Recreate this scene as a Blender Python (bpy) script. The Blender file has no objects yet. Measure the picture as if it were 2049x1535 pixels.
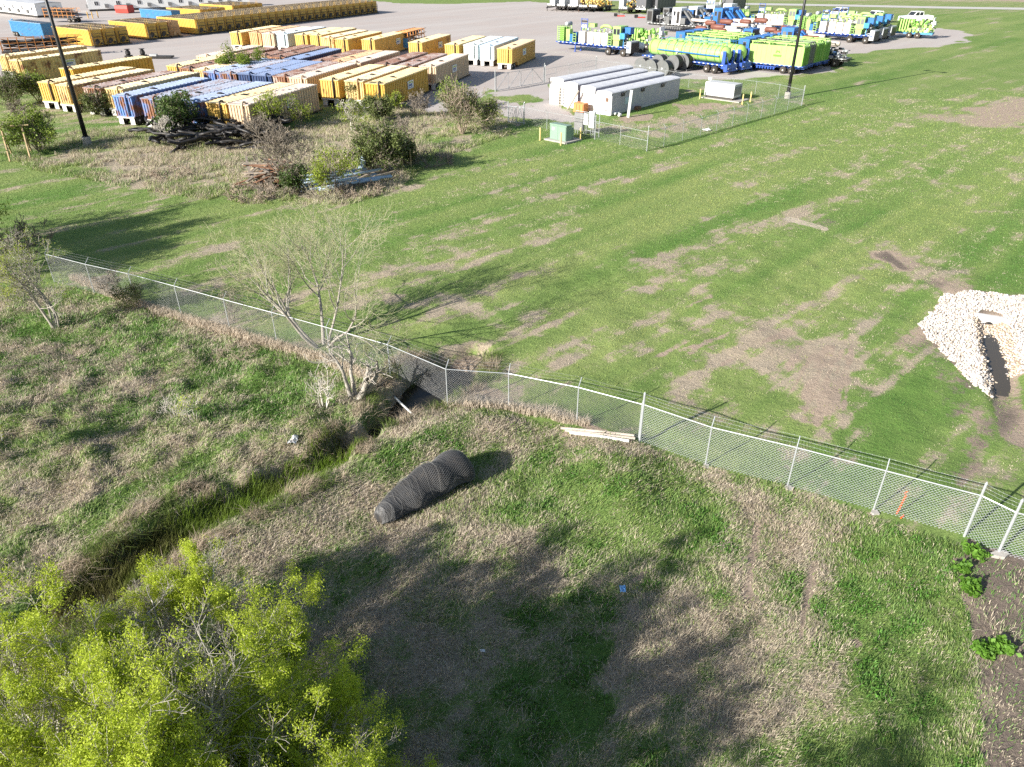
import bpy, math, random
import numpy as np
from mathutils import Vector, Matrix
RND = random.Random(11)
NR = np.random.default_rng(5)
scene = bpy.context.scene
COL = scene.collection
# ---------------------------------------------------------------- camera model (photo 2049 x 1535)
F = 1470.0; CX = 1024.5; CY = 767.5; PT = math.radians(31.0); CH = 17.5
_s, _c = math.sin(PT), math.cos(PT)
def G(px, py, z=0.0):
    u = (px-CX)/F; v = (py-CY)/F
    D = (CH-z)/(_s+v*_c)
    return (u*D, D*(_c-v*_s))
def GZ(px, py, z=0.0):
    x, y = G(px, py, z); return Vector((x, y, z))
AZ = lambda d: Vector((math.sin(math.radians(d)), math.cos(math.radians(d)), 0))

# ---------------------------------------------------------------- materials
def _nodes(name):
    m = bpy.data.materials.new(name); m.use_nodes = True
    nt = m.node_tree; nt.nodes.clear()
    out = nt.nodes.new('ShaderNodeOutputMaterial')
    return m, nt, out
def N(nt, t, **k):
    n = nt.nodes.new(t)
    for a, b in k.items():
        if a in n.inputs: n.inputs[a].default_value = b
        else: setattr(n, a, b)
    return n
def rgba(c): return (c[0], c[1], c[2], 1.0)
_MC = {}
def paint(name, col, rough=.55, var=.18, scale=1.2, rust=0.0, rustcol=(.16,.07,.035), metal=0.0, streak=True, bump=0.0, dirt=.15, spec=.4):
    """painted / weathered surface: blotches, fading, rust patches with their own shape"""
    if name in _MC: return _MC[name]
    m, nt, out = _nodes(name); L = nt.links.new
    tc = N(nt, 'ShaderNodeTexCoord'); oi = N(nt, 'ShaderNodeObjectInfo')
    add = N(nt, 'ShaderNodeVectorMath', operation='ADD')
    mul = N(nt, 'ShaderNodeMath', operation='MULTIPLY'); mul.inputs[1].default_value = 37.0
    L(oi.outputs['Random'], mul.inputs[0]); L(tc.outputs['Object'], add.inputs[0]); L(mul.outputs[0], add.inputs[1])
    n1 = N(nt, 'ShaderNodeTexNoise', Scale=scale, Detail=6.0, Roughness=.65); L(add.outputs[0], n1.inputs['Vector'])
    r1 = N(nt, 'ShaderNodeMapRange'); r1.inputs[1].default_value=.3; r1.inputs[2].default_value=.7; r1.inputs[3].default_value=1-var; r1.inputs[4].default_value=1+var
    L(n1.outputs['Fac'], r1.inputs[0])
    mx = N(nt, 'ShaderNodeMix', data_type='RGBA', blend_type='MULTIPLY'); mx.inputs[0].default_value=1.0
    mx.inputs['A'].default_value = rgba(col); L(r1.outputs[0], mx.inputs['B'])
    last = mx.outputs['Result']
    if dirt > 0:
        mp = N(nt, 'ShaderNodeMapping'); mp.inputs['Scale'].default_value = (3.0,3.0,.35) if streak else (1,1,1)
        L(add.outputs[0], mp.inputs['Vector'])
        n2 = N(nt, 'ShaderNodeTexNoise', Scale=2.2, Detail=5.0, Roughness=.7); L(mp.outputs[0], n2.inputs['Vector'])
        r2 = N(nt, 'ShaderNodeMapRange'); r2.inputs[1].default_value=.45; r2.inputs[2].default_value=.75; r2.inputs[3].default_value=0; r2.inputs[4].default_value=dirt*2
        L(n2.outputs['Fac'], r2.inputs[0])
        m2 = N(nt, 'ShaderNodeMix', data_type='RGBA'); L(r2.outputs[0], m2.inputs[0]); L(last, m2.inputs['A']); m2.inputs['B'].default_value=rgba((.18,.14,.10))
        last = m2.outputs['Result']
    if rust > 0:
        mp = N(nt, 'ShaderNodeMapping'); mp.inputs['Scale'].default_value = (1.0,.45,.6)
        L(add.outputs[0], mp.inputs['Vector'])
        n3 = N(nt, 'ShaderNodeTexNoise', Scale=1.1, Detail=9.0, Roughness=.72); L(mp.outputs[0], n3.inputs['Vector'])
        r3 = N(nt, 'ShaderNodeMapRange'); t = .78-rust*.55
        r3.inputs[1].default_value=t-.05; r3.inputs[2].default_value=t+.07
        L(n3.outputs['Fac'], r3.inputs[0])
        rv = N(nt, 'ShaderNodeMix', data_type='RGBA'); rv.inputs['A'].default_value=rgba(rustcol); rv.inputs['B'].default_value=rgba(tuple(min(1,q*1.9) for q in rustcol))
        L(n1.outputs['Fac'], rv.inputs[0])
        m3 = N(nt, 'ShaderNodeMix', data_type='RGBA'); L(r3.outputs[0], m3.inputs[0]); L(last, m3.inputs['A']); L(rv.outputs['Result'], m3.inputs['B'])
        last = m3.outputs['Result']
    b = N(nt, 'ShaderNodeBsdfPrincipled'); b.inputs['Roughness'].default_value=rough; b.inputs['Metallic'].default_value=metal
    b.inputs['Specular IOR Level'].default_value = spec
    L(last, b.inputs['Base Color'])
    if bump > 0:
        nb = N(nt, 'ShaderNodeTexNoise', Scale=14.0, Detail=5.0); L(tc.outputs['Object'], nb.inputs['Vector'])
        bp = N(nt, 'ShaderNodeBump', Strength=bump, Distance=.02); L(nb.outputs['Fac'], bp.inputs['Height']); L(bp.outputs[0], b.inputs['Normal'])
    L(b.outputs[0], out.inputs['Surface'])
    _MC[name] = m; return m
def vcol_mat(name, trans=0.0, rough=.6, spec=.25, nvar=0.0, tint=(1,1,1)):
    """colour from the mesh's own per-leaf / per-blade colour, optionally letting light through"""
    if name in _MC: return _MC[name]
    m, nt, out = _nodes(name); L = nt.links.new
    a = N(nt, 'ShaderNodeAttribute'); a.attribute_name = 'Col'
    src = a.outputs['Color']
    if nvar > 0:
        tc = N(nt, 'ShaderNodeTexCoord'); nz = N(nt, 'ShaderNodeTexNoise', Scale=6.0, Detail=4.0); L(tc.outputs['Object'], nz.inputs['Vector'])
        r = N(nt, 'ShaderNodeMapRange'); r.inputs[1].default_value=.3; r.inputs[2].default_value=.7; r.inputs[3].default_value=1-nvar; r.inputs[4].default_value=1+nvar
        L(nz.outputs['Fac'], r.inputs[0])
        mm = N(nt, 'ShaderNodeMix', data_type='RGBA', blend_type='MULTIPLY'); mm.inputs[0].default_value=1; L(src, mm.inputs['A']); L(r.outputs[0], mm.inputs['B']); src = mm.outputs['Result']
    b = N(nt, 'ShaderNodeBsdfPrincipled'); b.inputs['Roughness'].default_value=rough; b.inputs['Specular IOR Level'].default_value=spec
    L(src, b.inputs['Base Color'])
    if trans > 0:
        t = N(nt, 'ShaderNodeBsdfTranslucent'); L(src, t.inputs['Color'])
        x = N(nt, 'ShaderNodeMixShader'); x.inputs[0].default_value = trans
        L(b.outputs[0], x.inputs[1]); L(t.outputs[0], x.inputs[2]); L(x.outputs[0], out.inputs['Surface'])
    else: L(b.outputs[0], out.inputs['Surface'])
    _MC[name] = m; return m

# ---------------------------------------------------------------- mesh helpers
class MB:
    def __init__(s): s.v=[]; s.f=[]; s.m=[]; s.mats=[]; s.cur=0
    def use(s, mat):
        if mat not in s.mats: s.mats.append(mat)
        s.cur = s.mats.index(mat); return s
    def add(s, vs, fs):
        o=len(s.v); s.v += [tuple(q) for q in vs]
        for f in fs: s.f.append(tuple(o+i for i in f)); s.m.append(s.cur)
        return s
    def box(s, c, d, rot=None):
        x,y,z=[q/2 for q in d]; c=Vector(c)
        P=[Vector((a*x,b*y,e*z)) for a in(-1,1) for b in(-1,1) for e in(-1,1)]
        if rot is not None: P=[rot@p for p in P]
        return s.add([c+p for p in P], [(0,1,3,2),(4,6,7,5),(0,4,5,1),(2,3,7,6),(0,2,6,4),(1,5,7,3)])
    def bx(s, x0,x1,y0,y1,z0,z1): return s.box(((x0+x1)/2,(y0+y1)/2,(z0+z1)/2),(abs(x1-x0),abs(y1-y0),abs(z1-z0)))
    def path(s, pts, r, n=6, cap=True):
        pts=[Vector(p) for p in pts]; k=len(pts)
        rr = r if isinstance(r,(list,tuple)) else [r]*k
        vs=[]; up=None
        for i,p in enumerate(pts):
            t=(pts[min(i+1,k-1)]-pts[max(i-1,0)]).normalized()
            if up is None: up = Vector((0,0,1)) if abs(t.z)<.9 else Vector((1,0,0))
            a=t.cross(up)
            if a.length<1e-4: a=t.cross(Vector((1,.3,0)))
            a.normalize(); b=a.cross(t).normalized(); up=b
            for j in range(n):
                an=2*math.pi*j/n; vs.append(p+(a*math.cos(an)+b*math.sin(an))*rr[i])
        fs=[]
        for i in range(k-1):
            for j in range(n):
                fs.append((i*n+j, i*n+(j+1)%n, (i+1)*n+(j+1)%n, (i+1)*n+j))
        if cap: fs.append(tuple(range(n-1,-1,-1))); fs.append(tuple((k-1)*n+j for j in range(n)))
        return s.add(vs, fs)
    def tube(s, p0, p1, r, n=8, r1=None): return s.path([p0,p1],[r, r if r1 is None else r1],n)
    def lathe(s, prof, axis='z', c=(0,0,0), n=16):
        """prof = [(radius, along)]"""
        c=Vector(c); vs=[]
        for r,h in prof:
            for j in range(n):
                a=2*math.pi*j/n; p=(r*math.cos(a), r*math.sin(a), h)
                if axis=='x': p=(h, r*math.cos(a), r*math.sin(a))
                elif axis=='y': p=(r*math.cos(a), h, r*math.sin(a))
                vs.append(c+Vector(p))
        k=len(prof); fs=[]
        for i in range(k-1):
            for j in range(n): fs.append((i*n+j,i*n+(j+1)%n,(i+1)*n+(j+1)%n,(i+1)*n+j))
        fs.append(tuple(range(n-1,-1,-1))); fs.append(tuple((k-1)*n+j for j in range(n)))
        return s.add(vs,fs)
    def prism(s, poly, a0, a1, axis='x'):
        """polygon given in the plane across `axis`, extruded from a0 to a1"""
        def P(q,a):
            if axis=='x': return (a,q[0],q[1])
            if axis=='y': return (q[0],a,q[1])
            return (q[0],q[1],a)
        n=len(poly); vs=[P(q,a0) for q in poly]+[P(q,a1) for q in poly]
        fs=[tuple(range(n-1,-1,-1)), tuple(range(n,2*n))]
        for i in range(n): j=(i+1)%n; fs.append((i,j,n+j,n+i))
        return s.add(vs,fs)
    def mesh(s, name, smooth=False, bevel=0):
        me=bpy.data.meshes.new(name); me.from_pydata(s.v,[],s.f)
        for m in s.mats: me.materials.append(m)
        me.polygons.foreach_set('material_index', s.m)
        if smooth: me.polygons.foreach_set('use_smooth',[True]*len(s.f))
        import bmesh
        bm=bmesh.new(); bm.from_mesh(me); bmesh.ops.recalc_face_normals(bm, faces=bm.faces); bm.to_mesh(me); bm.free()
        me.update(); return me
    def build(s, name, parent=None, smooth=False, mat=None):
        if mat is not None: s.mats=[mat]; s.m=[0]*len(s.f)
        o=bpy.data.objects.new(name, s.mesh(name, smooth)); COL.objects.link(o)
        if parent is not None: o.parent=parent
        if smooth == 'auto': pass
        return o
def arrays_obj(name, V, tris=None, quads=None, col=None, mat=None, parent=None, smooth=False):
    """mesh straight from numpy arrays"""
    V=np.asarray(V,dtype=np.float32)
    me=bpy.data.meshes.new(name); me.vertices.add(len(V)); me.vertices.foreach_set('co', V.ravel())
    idx=[]; st=[]; tot=[]; o=0
    if quads is not None and len(quads):
        q=np.asarray(quads,dtype=np.int32); idx.append(q.ravel()); st.append(np.arange(len(q))*4+o); tot.append(np.full(len(q),4)); o+=q.size
    if tris is not None and len(tris):
        t=np.asarray(tris,dtype=np.int32); idx.append(t.ravel()); st.append(np.arange(len(t))*3+o); tot.append(np.full(len(t),3)); o+=t.size
    idx=np.concatenate(idx).astype(np.int32); st=np.concatenate(st).astype(np.int32); tot=np.concatenate(tot).astype(np.int32)
    me.loops.add(len(idx)); me.loops.foreach_set('vertex_index', idx)
    me.polygons.add(len(st)); me.polygons.foreach_set('loop_start', st); me.polygons.foreach_set('loop_total', tot)
    if smooth: me.polygons.foreach_set('use_smooth', np.ones(len(st),dtype=bool))
    me.update(calc_edges=True)
    if col is not None:
        at=me.attributes.new('Col','FLOAT_COLOR','POINT')
        c=np.ones((len(V),4),dtype=np.float32); c[:,:3]=col; at.data.foreach_set('color', c.ravel())
    if mat: me.materials.append(mat)
    ob=bpy.data.objects.new(name, me); COL.objects.link(ob)
    if parent is not None: ob.parent=parent
    return ob
def tag(o, label=None, cat=None, group=None, kind=None):
    if label: o['label']=label
    if cat: o['category']=cat
    if group: o['group']=group
    if kind: o['kind']=kind
    return o
def thing(name, label, cat, loc=(0,0,0), rz=0.0, group=None):
    o=bpy.data.objects.new(name, None); COL.objects.link(o)
    o.location=loc; o.rotation_euler=(0,0,rz); o.empty_display_size=.3
    return tag(o,label,cat,group)
def dup(root, loc, rz=None, label=None, group=None, skip=(), only=None):
    r=root.copy(); COL.objects.link(r); r.location=loc
    if rz is not None: r.rotation_euler=(0,0,rz)
    if label: r['label']=label
    if group: r['group']=group
    for ch in KIDS(root):
        if ch.name.split('.')[0] in skip: continue
        c=ch.copy(); COL.objects.link(c); c.parent=r
        for g in KIDS(ch):
            d=g.copy(); COL.objects.link(d); d.parent=c
    return r
def KIDS(o): return list(o.children)
def rz_of(dirv):
    """rotation that turns local +Y to the given ground direction"""
    return math.atan2(-dirv[0], dirv[1])
# ---------------------------------------------------------------- noise in numpy
def _hash(ix,iy,seed):
    h=(ix.astype(np.int64)*374761393+iy.astype(np.int64)*668265263+seed*1442695041)&0x7fffffff
    h=((h^(h>>13))*1274126177)&0x7fffffff
    return ((h^(h>>16))&0xffff)/65535.0
def vnoise(x,y,seed=0):
    ix=np.floor(x); iy=np.floor(y); fx=x-ix; fy=y-iy
    fx=fx*fx*(3-2*fx); fy=fy*fy*(3-2*fy)
    a=_hash(ix,iy,seed); b=_hash(ix+1,iy,seed); c=_hash(ix,iy+1,seed); d=_hash(ix+1,iy+1,seed)
    return (a*(1-fx)+b*fx)*(1-fy)+(c*(1-fx)+d*fx)*fy
def fbm(x,y,seed=0,oct=4):
    t=0; a=.5; n=0
    for i in range(oct):
        t=t+a*vnoise(x,y,seed+i*17); n+=a; a*=.5; x=x*2.03+11.3; y=y*2.03+5.7
    return t/n
def smooth(a,b,x):
    t=np.clip((x-a)/(b-a),0,1); return t*t*(3-2*t)
def polyline_d(x,y,pts):
    """distance to a polyline and the two values carried along it"""
    bd=np.full(x.shape,1e9); bw=np.zeros(x.shape); be=np.zeros(x.shape)
    for (x0,y0,w0,e0),(x1,y1,w1,e1) in zip(pts[:-1],pts[1:]):
        dx,dy=x1-x0,y1-y0; t=np.clip(((x-x0)*dx+(y-y0)*dy)/(dx*dx+dy*dy),0,1)
        d=np.hypot(x-x0-t*dx,y-y0-t*dy); k=d<bd
        bd=np.where(k,d,bd); bw=np.where(k,w0+(w1-w0)*t,bw); be=np.where(k,e0+(e1-e0)*t,be)
    return bd,bw,be
def poly_sd(x,y,poly):
    """signed distance to polygon (negative inside)"""
    d=np.full(x.shape,1e9); ins=np.zeros(x.shape,bool); n=len(poly)
    for i in range(n):
        x0,y0=poly[i]; x1,y1=poly[(i+1)%n]
        dx,dy=x1-x0,y1-y0; t=np.clip(((x-x0)*dx+(y-y0)*dy)/(dx*dx+dy*dy+1e-9),0,1)
        d=np.minimum(d,np.hypot(x-x0-t*dx,y-y0-t*dy))
        c=((y0>y)!=(y1>y)); xi=x0+(y-y0)/(dy if abs(dy)>1e-9 else 1e-9)*dx
        ins^=(c&(x<xi))
    return np.where(ins,-d,d)
# ================================================================ TERRAIN
PX = lambda *p: [G(a,b) for a,b in p]
# ditch on the near side: (x,y,half width,depth)
def _dl(pts): return [G(a,b,-d*.8)+(w,d) for a,b,w,d in pts]
DITCH = _dl([(945,718,.7,.7),(915,755,1.2,1.3),(868,805,1.25,1.6),(812,845,.75,1.3),(745,880,.5,.85),(690,922,.65,.75),(635,955,.8,.62),(565,988,.85,.58),(490,1022,.85,.58),(410,1062,.85,.58),(300,1125,.8,.58),(150,1230,.8,.58),(-250,1500,.8,.58)])
DITCH2 = _dl([(1978,650,.28,.5),(1986,690,.30,.62),(1997,740,.32,.65),(2008,790,.34,.5),(2022,830,.3,.22),(2040,880,.3,.04)])
def height(x,y):
    far=np.clip((y-30)/50,0,1)
    z=(fbm(x*.09,y*.09,3,3)-.5)*.5*(1-far*.9)*smooth(140,60,y)
    near=smooth(66,40,y)*smooth(60,30,np.abs(x))
    z=z+(fbm(x*.55,y*.55,9,3)-.5)*.22*near
    rough=np.clip(1-poly_sd(x,y,ROUGH)/2.0,0,1)
    hum=fbm(x*.9+7,y*.9,21,3)
    z=z+rough*(np.clip(hum-.42,0,1)*.75)
    fl=np.clip(1-np.abs(poly_sd(x,y,FENCE_LINE_BAND))/1.0,0,1)
    for P,w,h in ((BERM1,1.4,.45),(BERM2,1.6,.2),(BERM3,1.5,.35)):
        d,_,_=polyline_d(x,y,P); z=z+h*np.exp(-(d/w)**2)
    d,w,e=polyline_d(x,y,DITCH); wob=(fbm(x*1.1,y*1.1,33,5)-.5)*1.1
    t=smooth(1.45,.6,(d+wob*.7)/w); z=z*(1-t)-e*t
    d,w,e=polyline_d(x,y,DITCH2); t=smooth(3.2,.6,(d+wob*.2)/w); z=z*(1-t)-e*t
    return z
ROUGH = PX((-500,640),(0,640),(260,640),(560,760),(700,820),(760,900),(600,960),(350,1060),(0,1180),(-600,1500))
FENCE_LINE_BAND = PX((150,560),(660,717),(660,722),(150,566))
BERM1 = [q+(0,0) for q in PX((430,1100),(560,1035),(680,965),(760,925),(860,880),(960,850))]
BERM2 = [q+(0,0) for q in PX((250,1030),(420,960),(560,890),(690,800),(740,760),(800,740))]
BERM3 = [q+(0,0) for q in PX((1210,900),(1240,960),(1270,1020))]

def axis(core0,core1,step,grow,lo,hi,maxstep):
    a=list(np.arange(core0,core1,step)); s=step; v=a[-1]
    while v<hi: s=min(s*grow,maxstep if v<400 else 1e9); v+=s; a.append(v)
    s=step; v=core0; b=[]
    while v>lo: s=min(s*grow,maxstep if v>-400 else 1e9); v-=s; b.append(v)
    return np.array(b[::-1]+a)
XS=axis(-19,20,.14,1.035,-4000,4000,2.2); YS=axis(9,36,.14,1.022,-1200,6000,2.2)
GX,GY=np.meshgrid(XS,YS); GZh=height(GX,GY)
def sample(A,x,y):
    x=np.asarray(x,float); y=np.asarray(y,float)
    i=np.clip(np.searchsorted(XS,x)-1,0,len(XS)-2); j=np.clip(np.searchsorted(YS,y)-1,0,len(YS)-2)
    tx=np.clip((x-XS[i])/(XS[i+1]-XS[i]),0,1); ty=np.clip((y-YS[j])/(YS[j+1]-YS[j]),0,1)
    return (A[j,i]*(1-tx)+A[j,i+1]*tx)*(1-ty)+(A[j+1,i]*(1-tx)+A[j+1,i+1]*tx)*ty
def hz(x,y): return float(sample(GZh,x,y))
def P3(px,py,dz=0.0):
    """point on the terrain under a photo pixel"""
    x,y=G(px,py)
    for _ in range(4): x,y=G(px,py,hz(x,y))
    return Vector((x,y,hz(x,y)+dz))
# ---------------------------------------------------------------- what grows where
WARP=(fbm(GX*.35,GY*.35,41,4)-.5)
WARP2=(fbm(GX*1.6,GY*1.6,43,3)-.5)
sa,ca=math.sin(math.radians(46)),math.cos(math.radians(46))
AL=GX*sa+GY*ca; AC=GX*ca-GY*sa
STREAK=fbm(AL*.07,AC*.75,51,4)
BLOT=fbm(GX*.22,GY*.22,57,5); BLOT2=fbm(GX*.06,GY*.06,59,4)
green=np.full(GX.shape,.60); lush=np.full(GX.shape,.45); dirt=np.zeros(GX.shape); grav=np.zeros(GX.shape); pale=np.zeros(GX.shape)
def brush(px,ch,val,soft=1.0,warp=2.0,k=1.0,world=None):
    poly=world or PX(*px)
    cx=sum(p[1] for p in poly)/len(poly); sc=max(.5,cx/30)   # softer far away
    xs=[p[0] for p in poly]; ys=[p[1] for p in poly]; mg=soft*sc*2+warp*sc
    i0,i1=np.searchsorted(XS,[min(xs)-mg,max(xs)+mg]); j0,j1=np.searchsorted(YS,[min(ys)-mg,max(ys)+mg])
    i1=min(i1+1,len(XS)); j1=min(j1+1,len(YS)); S=(slice(max(j0-1,0),j1),slice(max(i0-1,0),i1))
    d=poly_sd(GX[S],GY[S],poly)+WARP[S]*warp*sc*1.6+WARP2[S]*warp*.5
    m=smooth(soft*sc,-soft*sc,d)*k
    ch[S]=ch[S]*(1-m)+val*m
# mown field beyond the fence
field=[G(150,560),G(560,690),G(790,765),G(1277,880),G(1577,965),G(2100,1140),(60,-40),(600,-40),(600,320),G(0,60),G(-600,330),G(-600,520)]
brush(None,green,.80,world=field,soft=.4,warp=.3)
brush(None,lush,.42,world=field,soft=.4,warp=.3)
fm=smooth(.5,-.5,poly_sd(GX,GY,field))
SWATH=fbm(AL*.018,AC*.55,151,3)
green+=fm*((STREAK-.5)*1.25+(BLOT-.5)*.5+.06)
lush+=fm*((BLOT2-.5)*.8+(STREAK-.5)*.5+(SWATH-.5)*1.5)
# lighter, drier upper right of the field
brush([(1380,330),(1600,215),(2300,90),(2600,200),(2100,330),(1700,380)],lush,.28,soft=3,warp=4,k=.8)
brush([(1380,330),(1600,215),(2300,90),(2600,200),(2100,330),(1700,380)],green,.66,soft=3,warp=4,k=.7)
for q,v,k in [([(735,600),(820,545),(930,560),(1000,610),(900,640),(790,650)],0.30,.85),
  ([(960,560),(1050,470),(1180,400),(1240,380),(1150,470),(1050,570)],0.45,.8),
  ([(1230,560),(1340,500),(1470,450),(1560,430),(1420,520),(1300,580)],0.34,.9),
  ([(1270,610),(1400,560),(1500,545),(1420,600),(1320,640)],0.43,.85),
  ([(960,640),(1100,620),(1220,640),(1230,700),(1100,720),(980,690)],0.43,.75),
  ([(1290,690),(1380,640),(1500,640),(1500,670),(1400,700)],0.37,.9),
  ([(1470,730),(1560,670),(1660,650),(1730,680),(1720,790),(1660,880),(1590,870),(1560,790)],0.18,.95),
  ([(1180,760),(1290,720),(1400,760),(1330,800),(1240,790)],0.40,.85),
  ([(880,690),(1000,700),(1130,740),(1130,790),(1000,760),(900,730)],0.34,.8),
  ([(1330,800),(1460,780),(1560,850),(1480,880),(1380,850)],0.40,.75),
  ([(100,370),(230,380),(260,420),(150,410),(60,395)],0.48,.6),
  ([(1880,240),(1960,205),(2100,170),(2200,220),(2060,260),(1950,255)],0.36,.6),
  ([(1690,345),(1800,330),(1880,330),(1800,350)],0.48,.6),
  ([(1880,350),(2040,330),(2100,370),(1950,400)],0.56,.6),
  ([(1680,470),(1800,480),(1870,560),(1760,540)],0.48,.6)]:
    brush(q,green,v+.07,soft=2.2,warp=2.6,k=k*.92)
for q,v in [([(1735,505),(1790,500),(1860,540),(1960,570),(2100,590),(2100,620),(1880,600),(1830,560),(1770,525)],.85),
  ([(1570,440),(1600,415),(1690,445),(1680,460)],.6),
  ([(1830,640),(1880,600),(1900,720),(1990,790),(2010,900),(1960,960),(1880,800),(1800,700)],.7),
  ([(1580,745),(1610,700),(1670,680),(1680,760),(1655,870),(1600,850)],.52),
  ([(2030,780),(2150,740),(2300,900),(2060,960)],.7),
  ([(1885,240),(1925,228),(1990,236),(1930,250)],.7),
  ([(740,600),(800,570),(860,600),(800,630)],.35)]:
    brush(q,dirt,v*.85,soft=1.5,warp=2.2)
for q in [[(1300,640),(1420,590),(1424,594),(1306,650)],[(1380,690),(1500,640),(1506,645),(1390,700)],[(1440,720),(1580,655),(1585,661),(1446,729)],[(1595,830),(1660,690),(1667,690),(1603,832)],[(1560,760),(1600,690),(1606,692),(1567,765)],[(1630,850),(1690,740),(1696,742),(1637,852)]]:
    brush(q,dirt,.9,soft=.25,warp=.6); 
for k in range(9):
    x0=1575+k*14+RND.uniform(-5,5); x1=1630+k*9+RND.uniform(-6,6); y0=845-RND.uniform(0,60); y1=690+RND.uniform(-20,40)
    brush([(x0,y0),(x1,y1),(x1+4,y1),(x0+5,y0)],dirt,.85,soft=.16,warp=.3); brush([(x0+6,y0),(x1+5,y1),(x1+8,y1),(x0+10,y0)],lush,.8,soft=.12,warp=.3)
for k in range(7):
    x0=1290+k*22; y0=705-k*3+RND.uniform(-8,8); x1=x0+RND.uniform(90,150); y1=y0-RND.uniform(40,60)
    brush([(x0,y0),(x1,y1),(x1+3,y1+4),(x0+3,y0+5)],dirt,.7,soft=.2,warp=.5)
brush([(1560,438),(1580,436),(1655,460),(1650,463)],pale,1.0,soft=.15,warp=.4)
# near side of the fence
near=[G(150,566),G(560,695),G(790,775),G(1277,888),G(1577,972),G(2100,1150),(40,-60),(-300,-60),(-300,60),G(-500,520)]
nm=smooth(.3,-.3,poly_sd(GX,GY,near))
green=np.where(nm>.5,.52+(BLOT-.5)*1.0+(STREAK-.5)*.4,green); lush=np.where(nm>.5,.55+(BLOT2-.5)*.6,lush)
for q,v,k in [([(0,640),(280,620),(480,690),(640,790),(560,860),(300,860),(0,800)],0.80,.75),
  ([(520,690),(650,740),(640,830),(530,800)],0.92,.8),
  ([(0,690),(200,700),(330,790),(300,880),(120,850),(0,760)],0.36,.8),
  ([(-100,900),(300,860),(600,870),(560,940),(300,1060),(-100,1150)],0.48,.7),
  ([(420,1110),(560,1030),(700,960),(830,910),(900,930),(760,1060),(600,1140),(480,1180)],0.27,.92),
  ([(760,930),(900,860),(1050,830),(1250,900),(1150,950),(960,930)],0.43,.8),
  ([(640,850),(760,900),(720,950),(640,930)],0.52,.7),
  ([(950,960),(1180,900),(1440,960),(1480,1010),(1300,1130),(1180,1160),(980,1020)],0.80,.8),
  ([(1210,930),(1260,900),(1290,1000),(1240,1040)],0.28,.9),
  ([(480,1180),(760,1060),(960,1080),(1170,1130),(1050,1300),(760,1480),(560,1500),(400,1400)],0.32,.9),
  ([(1080,1190),(1180,1170),(1260,1230),(1210,1400),(1150,1535),(900,1535),(930,1400),(1030,1290)],0.86,.9),
  ([(1260,1150),(1340,1060),(1450,1000),(1470,1080),(1340,1170)],0.84,.8),
  ([(1240,1290),(1400,1190),(1460,1300),(1400,1480),(1280,1500)],0.32,.9),
  ([(1440,1010),(1600,990),(1720,1040),(1680,1200),(1640,1420),(1500,1535),(1430,1500),(1450,1200)],0.34,.85),
  ([(1700,1070),(1830,1040),(1920,1100),(1940,1300),(1950,1560),(1700,1560),(1680,1300)],0.85,.85),
  ([(1460,950),(1560,970),(1740,1030),(1600,1010)],0.76,.8),
  ([(700,1330),(800,1400),(820,1535),(640,1535)],0.84,.8)]:
    brush(q,green,v,soft=.9,warp=1.8,k=k*.9)
brush([(1080,1190),(1180,1170),(1260,1230),(1210,1400),(1150,1600),(880,1600),(930,1400),(1030,1290)],lush,.9,soft=.9,warp=2)
brush([(520,690),(650,740),(640,830),(300,860),(0,800),(0,640),(280,620)],lush,.75,soft=.5,warp=1)
for q,v in [([(1930,1075),(2060,1110),(2300,1300),(2300,1700),(1990,1600),(1950,1300),(1920,1130)],.82),
  ([(1570,965),(1600,980),(1640,990),(1580,985)],.8),([(1740,1015),(1760,1020),(1755,1035),(1735,1028)],.8),
  ([(1230,1180),(1250,1150),(1300,1125),(1310,1140),(1260,1180)],.8),([(1120,840),(1180,845),(1260,880),(1180,875)],.5),
  ([(1690,1275),(1720,1265),(1740,1290),(1710,1305)],.9)]:
    brush(q,dirt,v,soft=.25,warp=.8)
for q in [[(1625,1120),(1640,1115),(1615,1220),(1600,1330),(1592,1330),(1606,1220)],[(1510,1040),(1522,1042),(1500,1200),(1490,1200)],[(1685,1320),(1692,1318),(1712,1400),(1704,1400)]]:
    brush(q,dirt,.85,soft=.12,warp=.35)
# rough ground round the scrap heaps
brush([(60,330),(200,260),(420,300),(640,240),(880,200),(1010,235),(1020,262),(870,310),(800,370),(700,405),(470,400),(300,375),(180,345)],green,.30,soft=.6,warp=1.5)
brush([(0,170),(180,190),(420,270),(330,290),(180,300),(0,300)],green,.62,soft=.6,warp=1.2)
for q in [[(290,340),(420,320),(560,390),(420,395)],[(880,250),(960,240),(1010,262),(870,300)],[(640,190),(760,190),(800,230),(700,250)]]:
    brush(q,green,.8,soft=.6,warp=1.2,k=.7)
brush([(160,310),(330,300),(480,350),(420,370),(250,350)],green,.12,soft=.6,warp=1.5,k=.8)
# gravel yard and drives
yard=[(-900,160),(-60,150),(60,160),(180,148),(420,150),(620,185),(760,208),(900,225),(985,180),(1100,172),(1195,147),(1330,158),(1470,160),(1560,152),(1640,150),(1680,140),(1655,124),(1690,110),(1780,100),(1860,94),(1925,84),(1955,70),(1880,56),(1700,55),(1500,38),(1340,32),(1210,24),(1130,10),(1060,3),(900,8),(800,7),(720,-1),(400,-22),(-100,-25),(-900,40)]
brush(yard,grav,1.0,soft=.22,warp=.5)
brush([(985,182),(1095,170),(1130,215),(1180,245),(1130,245),(1000,232)],grav,1.0,soft=.35,warp=1.0)
brush([(850,205),(900,200),(930,215),(860,225)],grav,1.0,soft=.3,warp=.5)
brush([(1000,195),(1060,190),(1085,212),(1030,215)],grav,.25,soft=.4,warp=1.5)
brush([(1240,236),(1300,230),(1300,240),(1250,247)],dirt,.9,soft=.15,warp=.4)
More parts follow.
